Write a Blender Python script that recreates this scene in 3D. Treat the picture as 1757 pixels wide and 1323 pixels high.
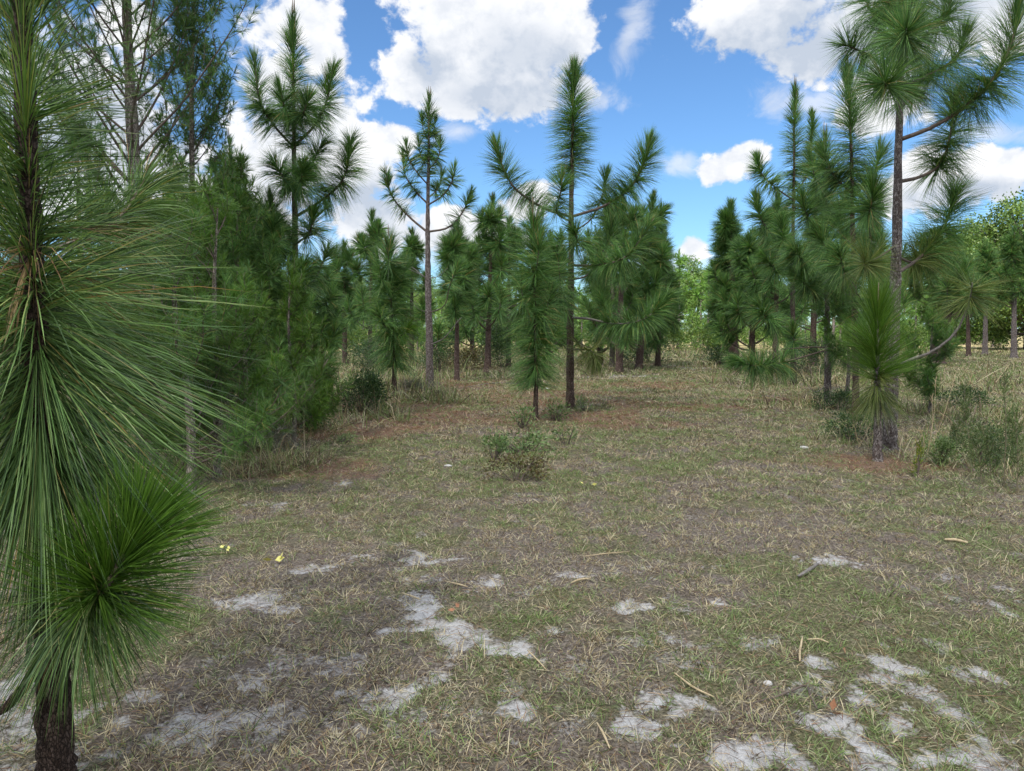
import bpy, math, random
import numpy as np
from mathutils import Vector

PI = math.pi
R = math.radians
scene = bpy.context.scene
for o in list(bpy.data.objects):
    bpy.data.objects.remove(o)
COL = scene.collection

# ------------------------------------------------------------------ camera
EYE = 1.6
FPX = 1219.0                       # focal length in pixels of the 1757 x 1323 photograph
HORIZON = 566.0
PITCH = math.atan((661.5 - HORIZON) / FPX)
cam_d = bpy.data.cameras.new("camera")
cam_d.sensor_fit = 'HORIZONTAL'
cam_d.sensor_width = 36.0
cam_d.lens = 36.0 * FPX / 1757.0
cam_d.clip_start = 0.05
cam_d.clip_end = 5000
cam = bpy.data.objects.new("camera", cam_d)
COL.objects.link(cam)
cam.location = (0, 0, EYE)
cam.rotation_euler = (PI / 2 - PITCH, 0, 0)
scene.camera = cam

# ------------------------------------------------------------------ light
SUN_EL, SUN_AZ = R(52), R(208)     # azimuth measured from +Y towards +X: behind the camera, to its left
sun_dir = Vector((math.sin(SUN_AZ) * math.cos(SUN_EL), math.cos(SUN_AZ) * math.cos(SUN_EL), math.sin(SUN_EL)))
sun_d = bpy.data.lights.new("sun", 'SUN')
sun_d.energy = 5.0
sun_d.angle = R(0.53)
sun_d.color = (1.0, 0.95, 0.87)
sun = bpy.data.objects.new("sun", sun_d)
COL.objects.link(sun)
sun.rotation_euler = (-sun_dir).to_track_quat('-Z', 'Y').to_euler()
sun.location = (0, 0, 50)

scene.view_settings.view_transform = 'Standard'
scene.view_settings.look = 'None'
scene.view_settings.exposure = 0.58
scene.view_settings.gamma = 1.0
scene.view_settings.use_curve_mapping = False
scene.render.engine = 'CYCLES'
scene.cycles.max_bounces = 6
scene.cycles.diffuse_bounces = 2
scene.cycles.glossy_bounces = 2
scene.cycles.transmission_bounces = 3
scene.cycles.transparent_max_bounces = 8

# ------------------------------------------------------------------ picking points of the place
CP, SP = math.cos(PITCH), math.sin(PITCH)
def ray(px, py):
    u = (px - 878.5) / FPX
    v = -(py - 661.5) / FPX
    return np.array((u, CP + v * SP, -SP + v * CP))
def ground(px, py):
    d = ray(px, py)
    t = -EYE / d[2]
    return np.array((d[0] * t, d[1] * t, 0.0))
def at(px, py, Y):
    d = ray(px, py)
    t = Y / d[1]
    return np.array((d[0] * t, Y, EYE + d[2] * t))

# ------------------------------------------------------------------ world: blue sky and cumulus
world = bpy.data.worlds.new("World")
scene.world = world
world.use_nodes = True
wt = world.node_tree
wt.nodes.clear()
def N(tree, typ, **kw):
    n = tree.nodes.new(typ)
    for k, v in kw.items():
        setattr(n, k, v)
    return n
def wmath(op, a, b=None, c=None, clamp=False):
    n = N(wt, 'ShaderNodeMath', operation=op, use_clamp=clamp)
    for i, x in enumerate((a, b, c)):
        if x is None:
            continue
        if isinstance(x, (int, float)):
            n.inputs[i].default_value = x
        else:
            wt.links.new(x, n.inputs[i])
    return n.outputs[0]
def wstep(x, lo, hi, smooth=True):
    n = N(wt, 'ShaderNodeMapRange', interpolation_type='SMOOTHSTEP' if smooth else 'LINEAR', clamp=True)
    wt.links.new(x, n.inputs['Value'])
    n.inputs['From Min'].default_value = lo
    n.inputs['From Max'].default_value = hi
    return n.outputs['Result']
tc = N(wt, 'ShaderNodeTexCoord')
DIR = tc.outputs['Generated']
sep = N(wt, 'ShaderNodeSeparateXYZ'); wt.links.new(DIR, sep.inputs[0])
sky = N(wt, 'ShaderNodeTexSky', sky_type='NISHITA', sun_disc=False)
sky.sun_elevation = SUN_EL
sky.sun_rotation = SUN_AZ
sky.altitude = 0
sky.air_density = 1.0
sky.dust_density = 0.5
sky.ozone_density = 2.2

def wnoise(scale, detail, rough, dist=0.0, vec=None, off=0.0, lac=2.0):
    m = N(wt, 'ShaderNodeMapping')
    wt.links.new(vec or DIR, m.inputs[0])
    m.inputs['Location'].default_value = (off, off * 0.7, off * 1.3)
    m.inputs['Scale'].default_value = (1, 1, 1.25)
    n = N(wt, 'ShaderNodeTexNoise', noise_dimensions='3D')
    wt.links.new(m.outputs[0], n.inputs['Vector'])
    n.inputs['Scale'].default_value = scale
    n.inputs['Detail'].default_value = detail
    n.inputs['Roughness'].default_value = rough
    n.inputs['Lacunarity'].default_value = lac
    n.inputs['Distortion'].default_value = dist
    return n
warp = wnoise(7.0, 2, 0.5, off=3.1)
wsub = N(wt, 'ShaderNodeVectorMath', operation='SUBTRACT'); wt.links.new(warp.outputs['Color'], wsub.inputs[0]); wsub.inputs[1].default_value = (.5, .5, .5)
wadd = N(wt, 'ShaderNodeVectorMath', operation='MULTIPLY_ADD'); wt.links.new(wsub.outputs[0], wadd.inputs[0]); wadd.inputs[1].default_value = (.09, .0, .06); wt.links.new(DIR, wadd.inputs[2])
WD = wadd.outputs[0]

def blob_field(blobs, k):
    acc = None
    for px, py, rx, ry in blobs:
        c = ray(px, py); c = c / np.linalg.norm(c)
        sx, sz = FPX / rx, FPX / ry
        v = N(wt, 'ShaderNodeVectorMath', operation='MULTIPLY_ADD')
        wt.links.new(WD, v.inputs[0])
        v.inputs[1].default_value = (sx, 0, sz)
        v.inputs[2].default_value = (-c[0] * sx, 0, -c[2] * sz)
        l = N(wt, 'ShaderNodeVectorMath', operation='LENGTH'); wt.links.new(v.outputs[0], l.inputs[0])
        d = l.outputs['Value']
        acc = d if acc is None else wmath('SMOOTH_MIN', acc, d, k)
    return acc
# dense cumulus, seen from the clearing: direction and extent (px of the photograph)
CUM = [(500, 25, 70, 60), (540, 100, 40, 48), (472, 135, 60, 52), (530, 205, 90, 90), (640, 238, 60, 42), (590, 300, 90, 80), (470, 300, 80, 130),
       (785, 60, 125, 140), (900, 50, 150, 150), (860, 150, 190, 62), (705, 130, 72, 55), (990, 60, 60, 75), (1005, 150, 45, 42),
       (1320, 10, 140, 70), (1400, 75, 95, 50), (1560, 20, 190, 70), (1720, 20, 120, 55),
       (1235, 292, 45, 30), (1265, 275, 42, 26), (1195, 425, 40, 30), (1690, 305, 75, 45), (1745, 285, 50, 45), (1590, 320, 70, 55),
       (650, 380, 110, 60), (910, 345, 70, 40), (130, 170, 130, 90), (60, 300, 200, 130), (270, 330, 120, 80), (240, 40, 55, 40), (800, 400, 160, 40), (1500, 180, 70, 60)]
WISP = [(1098, 48, 34, 62), (1160, 288, 55, 24), (770, 228, 75, 26), (1385, 165, 110, 50), (1170, 450, 200, 34), (690, 420, 260, 50), (1700, 220, 120, 26), (1010, 175, 80, 32), (600, 330, 90, 40)]
dC = blob_field(CUM, 0.25)
dW = blob_field(WISP, 0.25)
nb = wnoise(13.0, 9, 0.56, 0.15, off=1.7)
nw = wnoise(16.0, 7, 0.62, 0.6, off=7.7)
front = wstep(sep.outputs['Y'], 0.25, 0.5)
# 1 - d + billows
nb2 = wnoise(38.0, 6, 0.6, 0.2, off=5.9)
e1 = wmath('ADD', wmath('MULTIPLY_ADD', nb.outputs['Fac'], 1.5, -0.75), wmath('MULTIPLY_ADD', nb2.outputs['Fac'], 1.1, -0.55))
fC = wmath('ADD', wmath('SUBTRACT', 1.0, dC), e1)
mC = wstep(fC, 0.08, 0.40)
e2 = wmath('MULTIPLY_ADD', nw.outputs['Fac'], 2.4, -1.35)
fW = wmath('ADD', wmath('SUBTRACT', 1.0, dW), e2)
mW = wmath('MULTIPLY', wstep(fW, -0.1, 0.8), 0.6)
mF = wmath('MULTIPLY', wmath('MAXIMUM', mC, mW), front)
# the rest of the sky (overhead and behind): unseen broken cumulus, cover raised to add fill light
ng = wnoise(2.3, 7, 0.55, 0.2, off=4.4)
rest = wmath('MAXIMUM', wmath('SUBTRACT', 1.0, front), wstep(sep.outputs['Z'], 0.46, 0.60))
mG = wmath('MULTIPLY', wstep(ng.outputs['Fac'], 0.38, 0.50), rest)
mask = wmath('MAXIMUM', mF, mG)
# cloud colour: white tops, blue-grey flat bases and hollows
DARK = [(860, 165, 190, 60), (900, 90, 110, 70), (1350, 70, 150, 60), (620, 350, 130, 60), (470, 190, 40, 40), (1560, 40, 160, 60), (740, 120, 60, 30), (1690, 335, 90, 25), (120, 220, 140, 90)]
dD = blob_field(DARK, 0.3)
nd = wnoise(9.0, 6, 0.6, 0.4, off=11.3)
sh = wmath('MULTIPLY', wstep(wmath('ADD', wmath('SUBTRACT', 1.15, dD), wmath('MULTIPLY_ADD', nd.outputs['Fac'], 1.2, -0.6)), 0.0, 1.0), front)
sh2 = wstep(wmath('ADD', wmath('MULTIPLY', nb.outputs['Fac'], 0.6), wmath('MULTIPLY', nb2.outputs['Fac'], 0.4)), 0.60, 0.38)
shade = wmath('ADD', wmath('MULTIPLY', sh, 0.75), wmath('MULTIPLY', sh2, 0.5), clamp=True)
ccol = N(wt, 'ShaderNodeMix', data_type='RGBA')
wt.links.new(shade, ccol.inputs['Factor'])
ccol.inputs['A'].default_value = (7.2, 7.25, 7.4, 1)
ccol.inputs['B'].default_value = (3.9, 4.4, 5.2, 1)
skyg = N(wt, 'ShaderNodeMix', data_type='RGBA', blend_type='MULTIPLY')
skyg.inputs['Factor'].default_value = 1.0
wt.links.new(sky.outputs[0], skyg.inputs['A'])
skyg.inputs['B'].default_value = (0.72, 1.0, 1.24, 1)
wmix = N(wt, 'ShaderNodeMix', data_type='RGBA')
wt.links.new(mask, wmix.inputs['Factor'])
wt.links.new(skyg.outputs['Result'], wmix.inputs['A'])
overhead_fill = N(wt, 'ShaderNodeMix', data_type='RGBA')
wt.links.new(wstep(sep.outputs['Z'], 0.42, 0.75), overhead_fill.inputs['Factor'])
wt.links.new(ccol.outputs['Result'], overhead_fill.inputs['A'])
overhead_fill.inputs['B'].default_value = (17.0, 17.5, 18.5, 1)      # unseen overhead clouds boosted in brightness, added fill light for the foreground
wt.links.new(overhead_fill.outputs['Result'], wmix.inputs['B'])
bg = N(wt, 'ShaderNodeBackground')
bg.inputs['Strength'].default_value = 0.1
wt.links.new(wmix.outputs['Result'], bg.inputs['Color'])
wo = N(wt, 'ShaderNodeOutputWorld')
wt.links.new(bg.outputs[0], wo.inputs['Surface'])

# ------------------------------------------------------------------ numpy noise
def _hash(ix, iy, seed):
    h = (ix.astype(np.int64) * 374761393 + iy.astype(np.int64) * 668265263 + seed * 1442695041) & 0xFFFFFFFF
    h = ((h ^ (h >> 13)) * 1274126177) & 0xFFFFFFFF
    h = h ^ (h >> 16)
    return (h & 0xFFFF) / 65535.0
def vnoise(x, y, seed=0):
    ix, iy = np.floor(x), np.floor(y)
    fx, fy = x - ix, y - iy
    fx = fx * fx * (3 - 2 * fx); fy = fy * fy * (3 - 2 * fy)
    a = _hash(ix, iy, seed); b = _hash(ix + 1, iy, seed)
    c = _hash(ix, iy + 1, seed); d = _hash(ix + 1, iy + 1, seed)
    return (a * (1 - fx) + b * fx) * (1 - fy) + (c * (1 - fx) + d * fx) * fy
def fbm(x, y, scale, octs=4, seed=0, gain=0.5):
    s, amp, tot = 0.0, 1.0, 0.0
    for i in range(octs):
        s = s + amp * vnoise(x * scale + 17.3 * i, y * scale - 9.1 * i, seed + i)
        tot += amp; amp *= gain; scale *= 2.03
    return s / tot
def sstep(x, lo, hi):
    t = np.clip((x - lo) / (hi - lo), 0, 1)
    return t * t * (3 - 2 * t)

# ------------------------------------------------------------------ mesh helpers
def mesh_from(name, verts, quads=None, tris=None, mat=None, smooth=False, col=None, attrs=None):
    me = bpy.data.meshes.new(name)
    verts = np.asarray(verts, np.float32).reshape(-1, 3)
    nq = 0 if quads is None else len(quads)
    nt = 0 if tris is None else len(tris)
    loops = []
    if nq: loops.append(np.asarray(quads, np.int32).ravel())
    if nt: loops.append(np.asarray(tris, np.int32).ravel())
    loops = np.concatenate(loops) if loops else np.zeros(0, np.int32)
    me.vertices.add(len(verts)); me.vertices.foreach_set('co', verts.ravel())
    me.loops.add(len(loops)); me.loops.foreach_set('vertex_index', loops)
    me.polygons.add(nq + nt)
    st = np.concatenate([np.arange(nq) * 4, nq * 4 + np.arange(nt) * 3]).astype(np.int32)
    me.polygons.foreach_set('loop_start', st)
    me.polygons.foreach_set('use_smooth', np.full(nq + nt, smooth, bool))
    me.update(calc_edges=True)
    if col is not None:
        a = me.color_attributes.new('Col', 'FLOAT_COLOR', 'POINT')
        c4 = np.ones((len(verts), 4), np.float32); c4[:, :3] = col
        a.data.foreach_set('color', c4.ravel())
    for k, v in (attrs or {}).items():
        a = me.attributes.new(k, 'FLOAT', 'POINT')
        a.data.foreach_set('value', np.asarray(v, np.float32))
    if mat: me.materials.append(mat)
    return me
def link(name, me, parent=None, loc=None):
    o = bpy.data.objects.new(name, me); COL.objects.link(o)
    if parent: o.parent = parent
    if loc is not None: o.location = tuple(float(c) for c in loc)
    return o
def tag(o, label=None, cat=None, group=None, kind=None):
    if label: o['label'] = label
    if cat: o['category'] = cat
    if group: o['group'] = group
    if kind: o['kind'] = kind
    return o
def thing(name, label, cat, loc, group=None):
    o = bpy.data.objects.new(name, None); COL.objects.link(o)
    o.empty_display_size = 0.2
    o.location = tuple(float(c) for c in loc)
    return tag(o, label, cat, group)
def copy_tree(o, parent=None):
    c = o.copy(); COL.objects.link(c)
    if parent: c.parent = parent
    for ch in list(o.children):
        copy_tree(ch, c)
    return c
class Geo:
    """collects verts / quads / tris of one mesh"""
    def __init__(s): s.v, s.q, s.t, s.c, s.n = [], [], [], [], 0
    def add(s, v, q=None, t=None, c=None):
        v = np.asarray(v, float).reshape(-1, 3)
        s.v.append(v)
        if q is not None and len(q): s.q.append(np.asarray(q) + s.n)
        if t is not None and len(t): s.t.append(np.asarray(t) + s.n)
        if c is not None: s.c.append(np.broadcast_to(np.asarray(c, float), (len(v), 3)))
        s.n += len(v)
    def build(s, name, mat, parent=None, smooth=False, loc=None, origin=None):
        v = np.concatenate(s.v)
        if origin is not None: v = v - np.asarray(origin)
        me = mesh_from(name, v, np.concatenate(s.q) if s.q else None, np.concatenate(s.t) if s.t else None, mat, smooth,
                       np.concatenate(s.c) if s.c else None)
        return link(name, me, parent, loc)
def unit(a):
    return a / np.maximum(np.linalg.norm(a, axis=-1, keepdims=True), 1e-9)
def catmull(pts, n):
    p = np.asarray(pts, float)
    if len(p) == 2:
        t = np.linspace(0, 1, n)[:, None]
        return p[0] * (1 - t) + p[1] * t
    e = np.vstack([2 * p[0] - p[1], p, 2 * p[-1] - p[-2]])
    out = []
    m = len(p) - 1
    for u in np.linspace(0, m - 1e-6, n):
        i = int(u); f = u - i
        a, b, c, d = e[i], e[i + 1], e[i + 2], e[i + 3]
        out.append(0.5 * ((2 * b) + (-a + c) * f + (2 * a - 5 * b + 4 * c - d) * f * f + (-a + 3 * b - 3 * c + d) * f ** 3))
    return np.array(out)
def frames(P):
    T = unit(np.gradient(P, axis=0))
    ref = np.where(np.abs(T[:, 2:3]) > 0.85, np.array([[1.0, 0.3, 0]]), np.array([[0, 0, 1.0]]))
    U = unit(np.cross(T, ref)); V = np.cross(T, U)
    return T, U, V
def tube(geo, P, rad, seg=8, rough=0.0, rng=None, cap=True):
    P = np.asarray(P, float); n = len(P)
    T = unit(np.gradient(P, axis=0))
    # parallel transport
    U = np.zeros_like(P); u = np.cross(T[0], (1.0, 0.31, 0.17)); u /= np.linalg.norm(u)
    for i in range(n):
        u = u - T[i] * np.dot(u, T[i]); u /= np.linalg.norm(u); U[i] = u
    V = np.cross(T, U)
    a = np.linspace(0, 2 * PI, seg, endpoint=False)
    rad = np.broadcast_to(np.asarray(rad, float), (n,))[:, None]
    rr = np.repeat(rad, seg, 1)
    if rough and rng is not None:
        rr = rr * (1 + rough * (rng.random((n, seg)) - 0.5))
    v = P[:, None] + rr[..., None] * (np.cos(a)[None, :, None] * U[:, None] + np.sin(a)[None, :, None] * V[:, None])
    i = np.arange(n - 1)[:, None]; j = np.arange(seg)[None]; k = (j + 1) % seg
    q = np.stack([i * seg + j, i * seg + k, (i + 1) * seg + k, (i + 1) * seg + j], -1).reshape(-1, 4)
    v = v.reshape(-1, 3)
    t = None
    if cap:
        v = np.vstack([v, P[-1] + T[-1] * rad[-1, 0] * 0.6])
        j = np.arange(seg)
        t = np.stack([(n - 1) * seg + j, (n - 1) * seg + (j + 1) % seg, np.full(seg, n * seg)], -1)
    geo.add(v, q, t)
def ribbons(geo, P, W, side, c=None):
    """P (n,k,3) centre lines, W (k,) or (n,k) half widths for the first k-1 rings; the last point is a tip"""
    n, k, _ = P.shape
    W = np.broadcast_to(W, (n, k))
    L = P[:, :-1] - side[:, None] * W[:, :-1, None]
    Rr = P[:, :-1] + side[:, None] * W[:, :-1, None]
    v = np.concatenate([np.stack([L, Rr], 2).reshape(n, -1, 3), P[:, -1:]], 1)
    m = 2 * (k - 1) + 1
    base = (np.arange(n) * m)[:, None]
    q = [np.concatenate([base + 2 * j, base + 2 * j + 1, base + 2 * j + 3, base + 2 * j + 2], 1) for j in range(k - 2)]
    t = np.concatenate([base + 2 * (k - 2), base + 2 * (k - 2) + 1, base + m - 1], 1)
    if c is not None: c = np.repeat(c, m, 0)
    geo.add(v.reshape(-1, 3), np.concatenate(q) if q else None, t, c)
LSC = 1.0
def needles(geo, axis, n, L, rng, u0=0.0, th_tip=14, th_base=85, droop=0.25, w=0.004, segs=2, power=0.8, jit=10, lvar=0.25, bias=1.0):
    """bottle-brush of n needles along the axis from u0 (share of its length) to its tip"""
    L = L * LSC; P = catmull(axis, 40)
    T, U, V = frames(P)
    nc = max(6, n // 14)
    uc = rng.random(nc) ** bias; pc = rng.random(nc) * 2 * PI; tcx = R(jit) * rng.normal(size=nc); lc = 1 - lvar * rng.random(nc)
    ci = rng.integers(0, nc, n); fr = rng.random(n) < 0.3
    u = np.where(fr, rng.random(n) ** bias, np.clip(uc[ci] + 0.012 * rng.normal(size=n), 0, 1))
    u = u0 + (1 - u0) * u
    f = (u0 + (u - u0) * (0.93 if n > 250 else 1.0)) * 39; i = np.minimum(f.astype(int), 38); f = (f - i)[:, None]
    p = P[i] * (1 - f) + P[i + 1] * f
    t = unit(T[i] * (1 - f) + T[i + 1] * f)
    rel = (u - u0) / max(1e-6, 1 - u0)
    th = R(th_tip) + R(th_base - th_tip) * (sstep(1 - rel, 0.02, 0.72) if power >= 0.7 else (1 - rel) ** power) + np.where(fr, R(jit) * rng.normal(size=n), tcx[ci] + R(jit) * 0.3 * rng.normal(size=n))
    ph = np.where(fr, rng.random(n) * 2 * PI, pc[ci] + 0.16 * rng.normal(size=n))
    d = np.cos(th)[:, None] * t + np.sin(th)[:, None] * (np.cos(ph)[:, None] * U[i] + np.sin(ph)[:, None] * V[i])
    ln = L * np.where(fr, 1 - 2 * lvar * rng.random(n) ** 2, lc[ci] * (1 - 0.12 * rng.random(n))) * (0.66 + 0.34 * np.minimum(1, (1 - rel) * 4 + 0.10))
    g = np.array([0, 0, -1.0])
    pts = [p]
    for s in range(segs):
        dd = unit(d + g * droop * (s + 0.35) / segs * (0.5 + rng.random((n, 1))))
        pts.append(pts[-1] + dd * (ln / segs)[:, None])
    Pn = np.stack(pts, 1)
    side = unit(np.cross(d, unit(rng.normal(size=(n, 3)))))
    W = w * 0.5 * np.linspace(1.0, 0.7, segs + 1)
    ribbons(geo, Pn, W, side)
def leaves(geo, P, D, ln, wd, rng, c=None, fold=0.15):
    """rhombic leaves at P growing along D"""
    n = len(P)
    D = unit(D); S = unit(np.cross(D, unit(rng.normal(size=(n, 3)) + np.array([0, 0, 0.01]))))
    Nn = np.cross(D, S)
    ln = np.broadcast_to(ln, (n,))[:, None]; wd = np.broadcast_to(wd, (n,))[:, None]
    a = P; m = P + D * ln * 0.45 - Nn * wd * fold
    v = np.stack([a, m - S * wd * 0.5 + Nn * wd * fold, P + D * ln, m + S * wd * 0.5 + Nn * wd * fold], 1)
    b = (np.arange(n) * 4)[:, None]
    q = np.concatenate([b, b + 1, b + 2, b + 3], 1)
    if c is not None: c = np.repeat(c, 4, 0)
    geo.add(v.reshape(-1, 3), q, None, c)

# ------------------------------------------------------------------ materials
def nmat(name):
    m = bpy.data.materials.new(name); m.use_nodes = True
    t = m.node_tree; t.nodes.clear()
    return m, t
def ramp(t, fac, stops, interp='LINEAR'):
    n = N(t, 'ShaderNodeValToRGB'); n.color_ramp.interpolation = interp
    cr = n.color_ramp
    while len(cr.elements) < len(stops): cr.elements.new(0.5)
    for e, (p, c) in zip(cr.elements, stops):
        e.position = p; e.color = (*c, 1)
    if fac is not None: t.links.new(fac, n.inputs[0])
    return n.outputs[0]
def mixc(t, fac, a, b, blend='MIX'):
    n = N(t, 'ShaderNodeMix', data_type='RGBA', blend_type=blend)
    for s, x in (('Factor', fac), ('A', a), ('B', b)):
        if isinstance(x, (int, float)): n.inputs[s].default_value = x
        elif isinstance(x, tuple): n.inputs[s].default_value = (*x, 1)
        else: t.links.new(x, n.inputs[s])
    return n.outputs['Result']
def tnoise(t, scale, detail=4, rough=0.55, coord='Object', stretch=None, out='Fac'):
    c = N(t, 'ShaderNodeTexCoord').outputs[coord]
    if stretch:
        m = N(t, 'ShaderNodeMapping'); m.inputs['Scale'].default_value = stretch
        t.links.new(c, m.inputs[0]); c = m.outputs[0]
    n = N(t, 'ShaderNodeTexNoise'); t.links.new(c, n.inputs['Vector'])
    n.inputs['Scale'].default_value = scale; n.inputs['Detail'].default_value = detail; n.inputs['Roughness'].default_value = rough
    return n.outputs[out]
def leaf_mat(name, stops, transl=0.2, rough=0.45, spec=0.35, clump=2.0, attr=False, clump_amt=0.45):
    m, t = nmat(name)
    if attr:
        c = N(t, 'ShaderNodeAttribute', attribute_name='Col').outputs['Color']
    else:
        g = N(t, 'ShaderNodeNewGeometry')
        c = ramp(t, g.outputs['Random Per Island'], stops)
        nz = tnoise(t, clump, 3)
        dk = ramp(t, nz, [(0.3, (1 - clump_amt,) * 3), (0.7, (1 + clump_amt * 0.6,) * 3)])
        c = mixc(t, 1.0, c, dk, 'MULTIPLY')
    b = N(t, 'ShaderNodeBsdfPrincipled')
    t.links.new(c, b.inputs['Base Color'])
    b.inputs['Roughness'].default_value = rough
    b.inputs['Specular IOR Level'].default_value = spec
    tr = N(t, 'ShaderNodeBsdfTranslucent')
    tcx = mixc(t, 1.0, c, (1.25, 1.3, 0.6), 'MULTIPLY')
    t.links.new(tcx, tr.inputs['Color'])
    mx = N(t, 'ShaderNodeMixShader'); mx.inputs[0].default_value = transl
    t.links.new(b.outputs[0], mx.inputs[1]); t.links.new(tr.outputs[0], mx.inputs[2])
    o = N(t, 'ShaderNodeOutputMaterial'); t.links.new(mx.outputs[0], o.inputs[0])
    return m
def bark_mat(name, dark, mid, light, scale=1.0, plates=True):
    m, t = nmat(name)
    c = N(t, 'ShaderNodeTexCoord').outputs['Object']
    mp = N(t, 'ShaderNodeMapping'); mp.inputs['Scale'].default_value = (1, 1, 0.45); t.links.new(c, mp.inputs[0])
    wn = N(t, 'ShaderNodeTexNoise'); wn.inputs['Scale'].default_value = 18 * scale; t.links.new(mp.outputs[0], wn.inputs['Vector'])
    ad = N(t, 'ShaderNodeVectorMath', operation='MULTIPLY_ADD'); t.links.new(wn.outputs['Color'], ad.inputs[0]); ad.inputs[1].default_value = (0.05 / scale, 0.05 / scale, 0.04 / scale); t.links.new(mp.outputs[0], ad.inputs[2])
    vo = N(t, 'ShaderNodeTexVoronoi', feature='DISTANCE_TO_EDGE'); vo.inputs['Scale'].default_value = 34 * scale; t.links.new(ad.outputs[0], vo.inputs['Vector'])
    vc = N(t, 'ShaderNodeTexVoronoi'); vc.inputs['Scale'].default_value = 34 * scale; t.links.new(ad.outputs[0], vc.inputs['Vector'])
    sp = N(t, 'ShaderNodeSeparateColor'); t.links.new(vc.outputs['Color'], sp.inputs[0])
    plate = ramp(t, sp.outputs[0], [(0.0, mid), (0.55, tuple(0.5 * (a + b) for a, b in zip(mid, light))), (1.0, light)])
    eg = tnoise(t, 90 * scale, 4, 0.7)
    em = N(t, 'ShaderNodeMath', operation='MULTIPLY_ADD'); t.links.new(eg, em.inputs[0]); em.inputs[1].default_value = 0.45; t.links.new(vo.outputs['Distance'], em.inputs[2])
    edge = ramp(t, em.outputs[0], [(0.18, (0, 0, 0)), (0.42, (1, 1, 1))])
    col = mixc(t, edge, dark, plate)
    nz = tnoise(t, 60 * scale, 5, 0.65)
    col = mixc(t, 0.55, col, ramp(t, nz, [(0.3, (0.45, 0.42, 0.4)), (0.75, (1.25, 1.2, 1.15))]), 'MULTIPLY')
    b = N(t, 'ShaderNodeBsdfPrincipled'); t.links.new(col, b.inputs['Base Color']); b.inputs['Roughness'].default_value = 0.9
    b.inputs['Specular IOR Level'].default_value = 0.15
    bp = N(t, 'ShaderNodeBump'); bp.inputs['Strength'].default_value = 0.9; bp.inputs['Distance'].default_value = 0.012
    hs = N(t, 'ShaderNodeMath', operation='MULTIPLY_ADD'); t.links.new(edge, hs.inputs[0]); hs.inputs[1].default_value = 0.8; t.links.new(nz, hs.inputs[2])
    t.links.new(hs.outputs[0], bp.inputs['Height']); t.links.new(bp.outputs[0], b.inputs['Normal'])
    o = N(t, 'ShaderNodeOutputMaterial'); t.links.new(b.outputs[0], o.inputs[0])
    return m
def plain_mat(name, a, bcol, scale=12, rough=0.85, bump=0.3):
    m, t = nmat(name)
    nz = tnoise(t, scale, 5, 0.6)
    b = N(t, 'ShaderNodeBsdfPrincipled'); t.links.new(ramp(t, nz, [(0.3, a), (0.7, bcol)]), b.inputs['Base Color']); b.inputs['Roughness'].default_value = rough
    bp = N(t, 'ShaderNodeBump'); bp.inputs['Strength'].default_value = bump; bp.inputs['Distance'].default_value = 0.01
    t.links.new(nz, bp.inputs['Height']); t.links.new(bp.outputs[0], b.inputs['Normal'])
    o = N(t, 'ShaderNodeOutputMaterial'); t.links.new(b.outputs[0], o.inputs[0])
    return m

M = {}
M['pine'] = leaf_mat('pine_needle', [(0.0, (0.027, 0.062, 0.021)), (0.2, (0.055, 0.130, 0.035)), (0.45, (0.100, 0.226, 0.057)), (0.85, (0.162, 0.315, 0.080)), (0.97, (0.271, 0.342, 0.096)), (1.0, (0.470, 0.307, 0.126))])
M['pine_near'] = leaf_mat('near_pine_needle', [(0.0, (0.026, 0.053, 0.015)), (0.22, (0.057, 0.114, 0.033)), (0.45, (0.109, 0.204, 0.053)), (0.85, (0.180, 0.285, 0.085)), (0.97, (0.288, 0.324, 0.107)), (1.0, (0.460, 0.297, 0.120))], rough=0.4)
M['pine_fresh'] = leaf_mat('fresh_pine_needle', [(0.0, (0.048, 0.114, 0.012)), (0.5, (0.094, 0.196, 0.023)), (0.95, (0.142, 0.258, 0.036)), (1.0, (0.236, 0.248, 0.062))], rough=0.4)
M['pine_yellow'] = leaf_mat('yellowish_pine_needle', [(0.0, (0.07, 0.12, 0.025)), (0.5, (0.14, 0.20, 0.045)), (1.0, (0.24, 0.25, 0.07))])
M['pine_old'] = leaf_mat('browning_pine_needle', [(0.0, (0.10, 0.07, 0.03)), (0.5, (0.22, 0.13, 0.06)), (1.0, (0.30, 0.22, 0.10))])
M['soft'] = leaf_mat('soft_pine_needle', [(0.0, (0.045, 0.116, 0.026)), (0.5, (0.089, 0.209, 0.044)), (0.93, (0.164, 0.285, 0.059)), (1.0, (0.358, 0.278, 0.088))], clump=1.2)
M['soft_light'] = leaf_mat('light_soft_pine_needle', [(0.0, (0.053, 0.127, 0.016)), (0.5, (0.094, 0.201, 0.029)), (0.95, (0.158, 0.265, 0.045)), (1.0, (0.253, 0.253, 0.068))], clump=1.2)
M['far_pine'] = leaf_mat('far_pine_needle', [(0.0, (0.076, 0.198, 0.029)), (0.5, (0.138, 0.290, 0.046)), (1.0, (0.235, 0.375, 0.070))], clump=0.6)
M['oak'] = leaf_mat('oak_leaf', [(0.0, (0.048, 0.105, 0.021)), (0.5, (0.105, 0.184, 0.036)), (1.0, (0.200, 0.276, 0.059))], clump=0.5)
M['broad'] = leaf_mat('broad_leaf', [(0.0, (0.069, 0.148, 0.031)), (0.5, (0.137, 0.246, 0.052)), (1.0, (0.233, 0.328, 0.084))], clump=0.5)
M['dark_leaf'] = leaf_mat('dark_shrub_leaf', [(0.0, (0.025, 0.056, 0.020)), (0.5, (0.050, 0.100, 0.033)), (1.0, (0.100, 0.163, 0.050))], clump=3)
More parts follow.
